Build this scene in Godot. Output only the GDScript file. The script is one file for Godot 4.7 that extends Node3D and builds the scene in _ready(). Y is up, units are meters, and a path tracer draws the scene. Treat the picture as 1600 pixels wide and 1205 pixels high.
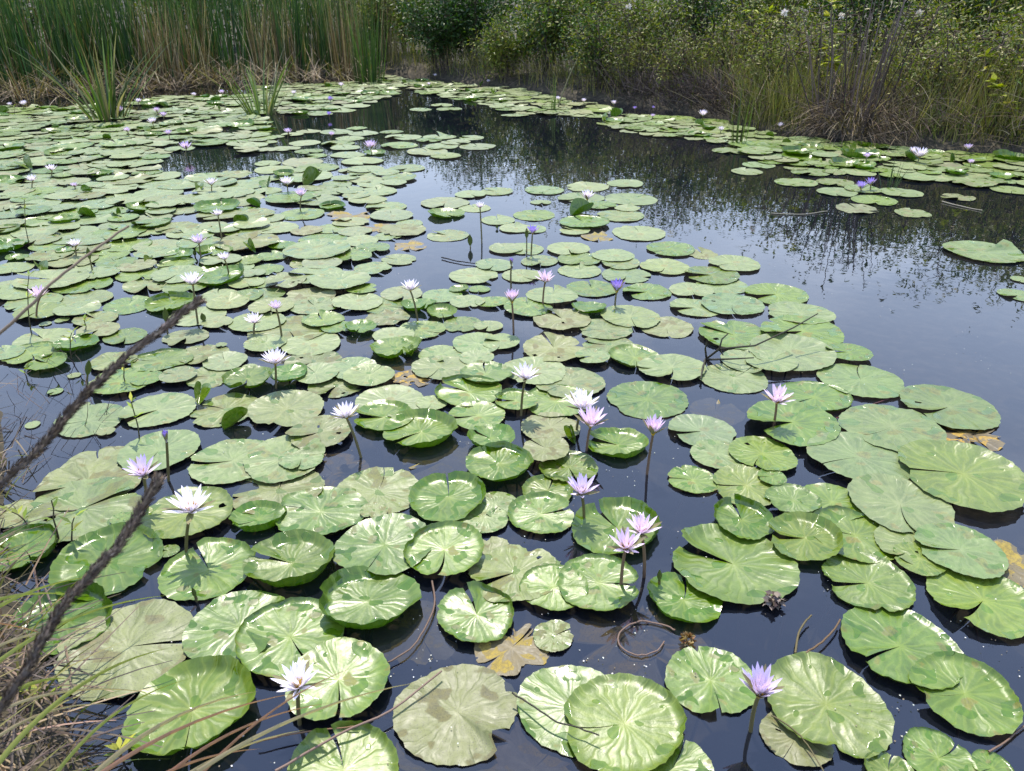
extends Node3D
# A water-lily pond seen from its bank. y is up, metres; the eye is 1.5 m above the water, which lies at y = 0.

const F := 1182.4          # focal length of the photograph in its own pixels (1600 x 1205)
const PITCH := 27.2
const EYE := Vector3(0, 1.5, 0)
var fwd := Vector3.FORWARD
var upv := Vector3.UP
var rng := RandomNumberGenerator.new()
var nz := FastNoiseLite.new()
var taken := {}
var M := {}

# ------------------------------------------------------------------ small helpers
func ray(x: float, y: float) -> Vector3:
	return fwd + Vector3.RIGHT * ((x - 800.0) / F) - upv * ((y - 602.5) / F)
func gp(x: float, y: float, h := 0.0) -> Vector3:          # where that line of sight meets the level h
	var d := ray(x, y)
	return EYE + d * ((h - EYE.y) / d.y)
func at_depth(x: float, y: float, t: float) -> Vector3:
	return EYE + ray(x, y) * t
func numbered(called: String) -> String:
	if not taken.has(called):
		taken[called] = 0
		return called
	taken[called] += 1
	return "%s_%03d" % [called, taken[called]]
func tag(o: Node3D, label: String, category := "", group := "", kind := "") -> Node3D:
	if label: o.set_meta("label", label)
	if category: o.set_meta("category", category)
	if group: o.set_meta("group", group)
	if kind: o.set_meta("kind", kind)
	return o
func base(called: String, where: Vector3) -> Node3D:
	var o := Node3D.new()
	o.name = numbered(called)
	add_child(o)
	o.position = where
	return o
func put(mesh: Mesh, called: String, mat: Material, parent: Node3D = null) -> MeshInstance3D:
	var o := MeshInstance3D.new()
	o.mesh = mesh
	o.material_override = mat
	if parent == null:
		o.name = numbered(called)
		add_child(o)
	else:
		o.name = called
		parent.add_child(o, true)
	return o
func lin(r: float, g: float, b: float) -> Color:             # a linear base colour as albedo_color wants it
	return Color(r, g, b).linear_to_srgb()
func sm(a: float, b: float, x: float) -> float:
	return smoothstep(a, b, x)

# a builder that gathers vertices with colours
class Soup:
	var v := PackedVector3Array()
	var n := PackedVector3Array()
	var c := PackedColorArray()
	var i := PackedInt32Array()
	func blade(p: Vector3, dir: Vector3, side: Vector3, length: float, width: float, bend: Vector3, col: Color, segs := 4, blunt := 0.0) -> void:
		# a tapering strip that starts along dir and is pulled by bend
		var b := v.size()
		for k in segs + 1:
			var t := float(k) / segs
			var q := p + dir * (length * t) + bend * (length * t * t)
			var tang := (dir + bend * (2.0 * t)).normalized()
			var nn := side.cross(tang).normalized()
			var w := width * 0.5 * (1.0 - t * t * (1.0 - blunt))
			v.append(q - side * w); v.append(q + side * w)
			n.append((nn - side * 0.5).normalized()); n.append((nn + side * 0.5).normalized())
			c.append(col); c.append(col)
			if k > 0:
				var a := b + (k - 1) * 2
				i.append_array(PackedInt32Array([a, a + 2, a + 1, a + 1, a + 2, a + 3]))
	func leaf(p: Vector3, along: Vector3, face: Vector3, length: float, width: float, col: Color) -> void:
		var b := v.size()
		var side := along.cross(face).normalized()
		var f2 := side.cross(along).normalized()
		v.append(p); v.append(p + along * length * 0.45 + side * width * 0.5 + f2 * width * 0.12)
		v.append(p + along * length - f2 * length * 0.1); v.append(p + along * length * 0.45 - side * width * 0.5 + f2 * width * 0.12)
		n.append(f2); n.append((f2 - side * 0.3).normalized()); n.append(f2); n.append((f2 + side * 0.3).normalized())
		for k in 4: c.append(col)
		i.append_array(PackedInt32Array([b, b + 2, b + 1, b, b + 3, b + 2]))
	func tube(pts: Array, r0: float, r1: float, col: Color, sides := 5) -> void:
		var b := v.size()
		var m := pts.size()
		var right := Vector3.RIGHT
		for k in m:
			var tang: Vector3 = (pts[mini(k + 1, m - 1)] - pts[maxi(k - 1, 0)]).normalized()
			var other := Vector3.UP if absf(tang.y) < 0.9 else Vector3.RIGHT
			if k == 0: right = tang.cross(other).normalized()
			right = (right - tang * right.dot(tang)).normalized()
			var across := tang.cross(right)
			var r := lerpf(r0, r1, float(k) / (m - 1))
			for s in sides:
				var a := TAU * s / sides
				var o := right * cos(a) + across * sin(a)
				v.append(pts[k] + o * r); n.append(o); c.append(col)
				if k > 0:
					var p0 := b + (k - 1) * sides + s
					var p1 := b + (k - 1) * sides + (s + 1) % sides
					i.append_array(PackedInt32Array([p0, p0 + sides, p1, p1, p0 + sides, p1 + sides]))
	func mesh() -> ArrayMesh:
		var a := []
		a.resize(Mesh.ARRAY_MAX)
		a[Mesh.ARRAY_VERTEX] = v; a[Mesh.ARRAY_NORMAL] = n; a[Mesh.ARRAY_COLOR] = c; a[Mesh.ARRAY_INDEX] = i
		var out := ArrayMesh.new()
		out.add_surface_from_arrays(Mesh.PRIMITIVE_TRIANGLES, a)
		return out

func curve(a: Vector3, b: Vector3, c: Vector3, n := 8, wob := 0.0) -> Array:
	var out := []
	for k in n + 1:
		var t := float(k) / n
		var p := a.lerp(b, t).lerp(b.lerp(c, t), t)
		if wob > 0.0 and k > 0 and k < n:
			p += Vector3(rng.randf_range(-wob, wob), rng.randf_range(-wob, wob), rng.randf_range(-wob, wob))
		out.append(p)
	return out
func polyline(pts: Array, h: float, n := 4) -> Array:          # a smooth line through picture points lying at the level h
	var c := Curve3D.new()
	for k in pts.size():
		var p := gp(pts[k][0], pts[k][1], h)
		var a := gp(pts[maxi(k - 1, 0)][0], pts[maxi(k - 1, 0)][1], h)
		var b := gp(pts[mini(k + 1, pts.size() - 1)][0], pts[mini(k + 1, pts.size() - 1)][1], h)
		c.add_point(p, (a - b) / 6.0, (b - a) / 6.0)
	var out := []
	for k in (pts.size() - 1) * n + 1:
		out.append(c.sample(mini(k / n, pts.size() - 2), float(k - mini(k / n, pts.size() - 2) * n) / n))
	return out

# ------------------------------------------------------------------ materials
func plain(col: Color, rough := 0.7, spec := 0.5, vc := false) -> StandardMaterial3D:
	var m := StandardMaterial3D.new()
	m.albedo_color = col
	m.roughness = rough
	m.metallic_specular = spec
	m.vertex_color_use_as_albedo = vc
	m.cull_mode = BaseMaterial3D.CULL_DISABLED
	return m
func image_of(bytes: PackedByteArray, s: int, f := Image.FORMAT_RGB8) -> ImageTexture:
	return ImageTexture.create_from_image(Image.create_from_data(s, s, false, f, bytes))

func share_at(s: float) -> float:                              # the noise level that this share of the leaf lies above
	return 0.24 * -log(maxf(s, 0.001) / (1.0 - s)) / 1.702

# Colour, relief and gloss of a leaf blade. The centre of the leaf is the centre of the square, its slit runs along +x.
func pad_material(seed_: int, main: Color, vein: Color, blotch: Color, blotch_share: float, speck: Color, speck_share: float, rough: float, film: float, relief: float, back: float) -> StandardMaterial3D:
	const S := 320
	var a := FastNoiseLite.new(); a.seed = seed_; a.frequency = 2.0; a.fractal_octaves = 2
	var b := FastNoiseLite.new(); b.seed = seed_ + 1; b.frequency = 5.5; b.fractal_octaves = 2
	var d := FastNoiseLite.new(); d.seed = seed_ + 2; d.frequency = 24.0; d.fractal_octaves = 2
	var e := FastNoiseLite.new(); e.seed = seed_ + 3; e.frequency = 1.5; e.fractal_octaves = 2
	var veins := 11 + seed_ % 3
	var film_at := share_at(film)
	var blotch_at := share_at(blotch_share)
	var speck_at := share_at(speck_share * 0.35)
	var h := PackedFloat32Array(); h.resize(S * S)
	var wet := PackedFloat32Array(); wet.resize(S * S)
	var rgb := PackedByteArray(); rgb.resize(S * S * 3)
	var gl := PackedByteArray(); gl.resize(S * S * 3)
	for y in S:
		for x in S:
			var px := (x + 0.5) / S * 2.0 - 1.0
			var py := (y + 0.5) / S * 2.0 - 1.0
			var r := sqrt(px * px + py * py)
			var na := a.get_noise_2d(px, py)
			var nb := b.get_noise_2d(px, py)
			var nd := d.get_noise_2d(px, py)
			var ne := e.get_noise_2d(px + 7.0, py)
			var th := atan2(py, px) / TAU + 0.5 + na * 0.02
			var d1 := absf(fposmod(th * veins, 1.0) - 0.5) / veins * TAU * r
			var d2 := absf(fposmod(th * veins * 2.0 + 0.25, 1.0) - 0.5) / (veins * 2.0) * TAU * r
			var v1 := exp(-d1 * d1 / 0.0007) * (1.0 - 0.6 * r)
			var v2 := exp(-d2 * d2 / 0.0004) * sm(0.35, 0.55, r) * 0.7
			var vn := minf(1.0, v1 + v2)
			# puffed fields between sunken veins, with creases that run outwards
			var ph := absf(sin(th * veins * PI))
			var w := sm(film_at, film_at + 0.03, ne + nb * 0.04) if film > 0.0 else 0.0
			wet[y * S + x] = w
			var crease := b.get_noise_2d(th * 2.4, r * 0.22)
			h[y * S + x] = (0.010 * ph * r + 0.0015 * nb + 0.0005 * nd - 0.004 * vn + 0.008 * crease * r + 0.0045 * na) * (1.0 - 0.8 * w)
			var c := main * (1.0 + 0.22 * na + 0.07 * nd + 0.10 * nb)
			c = c.lerp(vein, 0.6 * vn + 0.25 * exp(-r * r / 0.008))
			if w > 0.0: c = c.lerp(Color(c.r * 0.80, c.g * 0.92, c.b * 0.6), w)
			var bl := sm(blotch_at, blotch_at + 0.16, e.get_noise_2d(px - 3.0, py + 5.0) + nb * 0.10 + nd * 0.05) if blotch_share > 0.0 else 0.0
			if bl > 0.0: c = c.lerp(blotch * (1.0 + 0.5 * nb + 0.3 * nd), bl * 0.7)
			var sp := sm(speck_at, speck_at + 0.05, d.get_noise_2d(px * 1.3 + 3.0, py * 1.3))
			if sp > 0.0: c = c.lerp(speck, sp * 0.85)
			var k := (y * S + x) * 3
			c = c.clamp(Color(0.004, 0.004, 0.002), Color(0.9, 0.9, 0.9)).linear_to_srgb()
			rgb[k] = int(c.r * 255.0); rgb[k + 1] = int(c.g * 255.0); rgb[k + 2] = int(c.b * 255.0)
			var g := clampf(rough * (1.0 + 0.15 * nb + 0.15 * na) * lerpf(1.0, 0.4, w) + 0.2 * bl, 0.06, 0.95)
			gl[k] = int(g * 255.0); gl[k + 1] = gl[k]; gl[k + 2] = gl[k]
	var nm := PackedByteArray(); nm.resize(S * S * 3)
	for y in S:
		for x in S:
			var x0 := y * S + maxi(x - 1, 0); var x1 := y * S + mini(x + 1, S - 1)
			var y0 := maxi(y - 1, 0) * S + x; var y1 := mini(y + 1, S - 1) * S + x
			var q := Vector3((h[x0] - h[x1]) * S * 0.25 * relief, (h[y0] - h[y1]) * S * 0.25 * relief, 1.0).normalized() * 0.5 + Vector3(0.5, 0.5, 0.5)
			var k := (y * S + x) * 3
			nm[k] = int(q.x * 255.0); nm[k + 1] = int(q.y * 255.0); nm[k + 2] = int(q.z * 255.0)
	var m := plain(Color.WHITE, 1.0, 0.56, true)
	m.albedo_texture = image_of(rgb, S)
	m.roughness_texture = image_of(gl, S)
	m.normal_enabled = true
	m.normal_texture = image_of(nm, S)
	if back > 0.0:
		m.backlight_enabled = true
		m.backlight = Color(back * 0.75, back, back * 0.2)
	return m

func make_materials() -> void:
	var black := Color(0.03, 0.03, 0.015)
	M.N = [pad_material(11, Color(0.076, 0.128, 0.006), Color(0.146, 0.198, 0.015), Color(0.102, 0.091, 0.005), 0.03, black, 0.02, 0.42, 0.09, 1.0, 0.12),
		pad_material(23, Color(0.086, 0.134, 0.008), Color(0.159, 0.206, 0.018), Color(0.146, 0.121, 0.007), 0.0, black, 0.03, 0.45, 0.06, 1.2, 0.12),
		pad_material(37, Color(0.069, 0.121, 0.005), Color(0.138, 0.191, 0.013), Color(0.086, 0.085, 0.005), 0.04, black, 0.04, 0.39, 0.12, 0.9, 0.12)]
	M.G = [pad_material(41, Color(0.070, 0.132, 0.003), Color(0.149, 0.205, 0.015), Color(0.165, 0.147, 0.008), 0.0, black, 0.0, 0.33, 0.11, 0.8, 0.55),
		pad_material(53, Color(0.084, 0.138, 0.005), Color(0.165, 0.212, 0.018), Color(0.165, 0.147, 0.008), 0.0, black, 0.01, 0.36, 0.08, 0.9, 0.55)]
	M.P = [pad_material(61, Color(0.114, 0.153, 0.041), Color(0.169, 0.202, 0.067), Color(0.122, 0.120, 0.032), 0.06, black, 0.03, 0.44, 0.05, 0.9, 0.05),
		pad_material(71, Color(0.125, 0.162, 0.048), Color(0.182, 0.210, 0.076), Color(0.145, 0.136, 0.046), 0.05, black, 0.05, 0.48, 0.0, 1.0, 0.05),
		pad_material(83, Color(0.105, 0.147, 0.034), Color(0.160, 0.194, 0.062), Color(0.100, 0.105, 0.021), 0.08, black, 0.04, 0.42, 0.08, 0.9, 0.05)]
	M.O = [pad_material(97, Color(0.097, 0.126, 0.022), Color(0.136, 0.167, 0.038), Color(0.097, 0.091, 0.022), 0.16, black, 0.10, 0.52, 0.06, 1.2, 0.05),
		pad_material(101, Color(0.111, 0.128, 0.034), Color(0.156, 0.174, 0.058), Color(0.104, 0.091, 0.034), 0.14, black, 0.08, 0.56, 0.0, 1.3, 0.05)]
	M.D = [pad_material(113, Color(0.067, 0.048, 0.013), Color(0.111, 0.075, 0.022), Color(0.330, 0.200, 0.008), 0.48, black, 0.10, 0.56, 0.0, 1.2, 0.0),
		pad_material(127, Color(0.095, 0.071, 0.023), Color(0.135, 0.102, 0.032), Color(0.240, 0.170, 0.014), 0.36, black, 0.08, 0.61, 0.0, 1.2, 0.0)]
	M.stem = plain(lin(0.10, 0.085, 0.03), 0.45)
	M.stalk = plain(lin(0.13, 0.08, 0.045), 0.5)
	var pet := plain(Color.WHITE, 0.55, 0.4, true)
	pet.backlight_enabled = true
	pet.backlight = Color(0.72, 0.66, 0.72)
	M.petal = pet
	var re := plain(Color.WHITE, 0.5, 0.35, true)
	re.backlight_enabled = true
	re.backlight = Color(0.75, 0.8, 0.45)
	M.reed = re
	var bl := plain(Color.WHITE, 0.45, 0.5, true)
	bl.backlight_enabled = true
	bl.backlight = Color(0.95, 1.0, 0.7)
	M.blade = bl
	var lf := plain(Color.WHITE, 0.5, 0.36, true)
	lf.backlight_enabled = true
	lf.backlight = Color(0.7, 0.8, 0.25)
	M.leaf = lf
	M.twig = plain(Color.WHITE, 0.8, 0.3, true)
	# mud with roots and wet spots
	var g := plain(Color.WHITE, 0.9, 0.4)
	var t := NoiseTexture2D.new(); t.width = 512; t.height = 512; t.seamless = true
	var fn := FastNoiseLite.new(); fn.seed = 5; fn.frequency = 0.02; fn.fractal_octaves = 6
	t.noise = fn
	var ramp := Gradient.new()
	ramp.set_color(0, lin(0.012, 0.010, 0.006)); ramp.set_color(1, lin(0.11, 0.085, 0.05))
	ramp.add_point(0.5, lin(0.035, 0.030, 0.016))
	t.color_ramp = ramp
	g.albedo_texture = t
	g.uv1_triplanar = true; g.uv1_world_triplanar = true
	g.uv1_scale = Vector3(0.9, 0.9, 0.9)
	M.mud = g
	# water: dark, a little see-through, with the faintest ripple
	var w := plain(Color(0.066, 0.078, 0.110, 0.66), 0.012, 0.705)
	w.transparency = BaseMaterial3D.TRANSPARENCY_ALPHA
	var rn := NoiseTexture2D.new(); rn.width = 512; rn.height = 512; rn.seamless = true; rn.as_normal_map = true; rn.bump_strength = 1.5
	var rf := FastNoiseLite.new(); rf.seed = 9; rf.frequency = 0.012; rf.fractal_octaves = 3
	rn.noise = rf
	w.normal_enabled = true
	w.normal_texture = rn
	w.normal_scale = 0.09
	w.uv1_triplanar = true; w.uv1_world_triplanar = true
	w.uv1_scale = Vector3(0.7, 0.7, 0.7)
	M.water = w

# ------------------------------------------------------------------ lily pads
# one leaf blade: polar grid with a slit along +x, toothed outline, waves, lifted or curled rim, bites and holes
func pad_mesh(st: SurfaceTool, r: float, rg: RandomNumberGenerator, kind: String, na: int, rings: Array, tint: Color, xf := Transform3D.IDENTITY, first := 0, fold := 0.0) -> int:
	var gap := rg.randf_range(0.012, 0.055) if kind != "P" else rg.randf_range(0.008, 0.03)
	var skew := rg.randf_range(-0.35, 0.35)
	var ph := [rg.randf() * TAU, rg.randf() * TAU, rg.randf() * TAU, rg.randf() * TAU]
	var oval := rg.randf_range(0.0, 0.05)
	var wave := rg.randf_range(0.010, 0.026) * (1.5 if kind in ["O", "D"] else (0.55 if kind == "P" else 1.0))
	var curl := 0.0
	if kind == "G": curl = rg.randf_range(0.20, 0.42)
	elif kind == "N": curl = rg.randf_range(0.0, 0.07)
	elif kind == "P": curl = rg.randf_range(-0.01, 0.03)
	var curl_to := rg.randf() * TAU
	var wall := rg.randf_range(0.72, 0.84) if kind == "G" else rg.randf_range(0.84, 0.92)
	var dish := rg.randf() < 0.55
	if kind == "N" and dish: curl = rg.randf_range(0.10, 0.34)
	var lift_a := rg.randf_range(0.02, 0.20) if rg.randf() < 0.65 else 0.0
	var lift_b := rg.randf_range(-0.01, 0.09) if rg.randf() < 0.4 else 0.0
	var bites := []
	var nb := 0
	if kind == "O": nb = rg.randi_range(1, 3)
	elif kind == "D": nb = rg.randi_range(4, 6)
	elif kind in ["N", "P"] and rg.randf() < 0.3: nb = 1
	for k in nb:
		bites.append([rg.randf() * TAU, rg.randf_range(0.05, 0.22) * (1.8 if kind == "D" else 1.0), rg.randf_range(0.05, 0.30) * (1.8 if kind == "D" else 1.0)])
	var holes := []
	if na >= 48:
		for k in (rg.randi_range(1, 3) if kind in ["O", "D"] else (1 if rg.randf() < 0.2 else 0)):
			var aa := rg.randf_range(0.4, TAU - 0.4)
			var dd := rg.randf_range(0.35, 0.8)
			holes.append([Vector2(cos(aa), sin(aa)) * dd, rg.randf_range(0.04, 0.10) * (1.5 if kind == "D" else 1.0)])
	var nr := rings.size()
	var inside := PackedByteArray()
	var jag := FastNoiseLite.new(); jag.seed = rg.randi() % 100000; jag.frequency = 5.0
	for i in nr:
		var rr: float = rings[i]
		for j in na + 1:
			var th := gap + (TAU - 2.0 * gap) * j / na
			var to_slit := minf(th - gap, TAU - gap - th)
			var R := 1.0 + oval * cos(2.0 * th + ph[0]) + 0.018 * sin(3.0 * th + ph[1]) + 0.012 * sin(5.0 * th + ph[2]) + 0.010 * sin(13.0 * th + ph[3])
			if na >= 48: R += 0.008 * (1.0 if j % 2 == 0 else -1.0) + 0.02 * jag.get_noise_1d(th)
			R *= 1.0 - 0.10 * exp(-to_slit * to_slit / 0.02)
			for bt in bites:
				var q: float = absf(wrapf(th - bt[0], -PI, PI)) / bt[1]
				if q < 1.0: R *= 1.0 - bt[2] * sqrt(1.0 - q) * (1.0 + 0.8 * jag.get_noise_1d(th * 4.0 + 9.0))
			var bend := skew * rr * rr * exp(-to_slit * 0.8) * 0.6
			var a2 := th + bend
			var flat := Vector2(cos(a2), sin(a2)) * rr * R
			var hit := 0
			for ho in holes:
				var away: Vector2 = flat - ho[0]
				var hr: float = ho[1] * (1.0 + 0.5 * jag.get_noise_2d(away.angle() * 0.6, 3.0))
				if away.length() < hr:
					flat = ho[0] + away.normalized() * hr
					hit = 1
			inside.append(hit)
			var y := 0.012 * rr * rr + wave * sin(3.0 * th + ph[2] + rr * 2.0) * rr + wave * 0.6 * sin(7.0 * th + ph[1]) * rr * rr
			y += 0.35 * wave * jag.get_noise_2d(flat.x * 0.5, flat.y * 0.5)
			y += lift_a * rr * exp(-pow((th - gap) / 0.35, 2.0)) + lift_b * rr * exp(-pow((TAU - gap - th) / 0.35, 2.0))
			var cc := maxf(0.0, curl * (0.62 + 0.38 * cos(th - curl_to) + 0.2 * sin(2.0 * th + ph[0]) + 0.25 * jag.get_noise_1d(th * 0.5)))
			if curl < 0.0: cc = curl
			if kind == "G" or (kind == "N" and dish):   # the rim stands up like the wall of a dish
				var up := clampf(cc * 3.2, 0.0, 1.35)
				var far := maxf(0.0, rr - wall)
				var turn := up * sm(wall, wall + 0.10, rr)
				y += far * sin(turn) * 1.15
				flat *= (rr - far * (1.0 - cos(turn))) / rr
			else:
				var s := sm(0.66, 1.02, rr)
				y += cc * s * sqrt(s)
				flat *= 1.0 - 0.45 * maxf(cc, 0.0) * s * s
			var p := Vector3(flat.x, y, flat.y) * r
			if fold > 0.0:
				var half := fold * sm(0.0, 0.25, absf(flat.y) + 0.12)
				p = Vector3(p.x, p.y * 0.5 + absf(p.z) * sin(half), p.z * cos(half))
			st.set_uv(Vector2(0.5 + 0.49 * cos(a2) * rr, 0.5 + 0.49 * sin(a2) * rr))
			st.set_color(tint)
			st.add_vertex(xf * p)
	var cols := na + 1
	for i in nr - 1:
		for j in na:
			var a := first + i * cols + j
			var k := i * cols + j
			if inside[k] + inside[k + 1] + inside[k + cols] + inside[k + cols + 1] >= 3: continue
			st.add_index(a); st.add_index(a + cols); st.add_index(a + 1)
			st.add_index(a + 1); st.add_index(a + cols); st.add_index(a + cols + 1)
	return first + nr * cols

const FINE := [0.002, 0.16, 0.30, 0.44, 0.57, 0.68, 0.77, 0.85, 0.92, 0.97, 1.0]
const COARSE := [0.003, 0.4, 0.75, 1.0]

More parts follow.
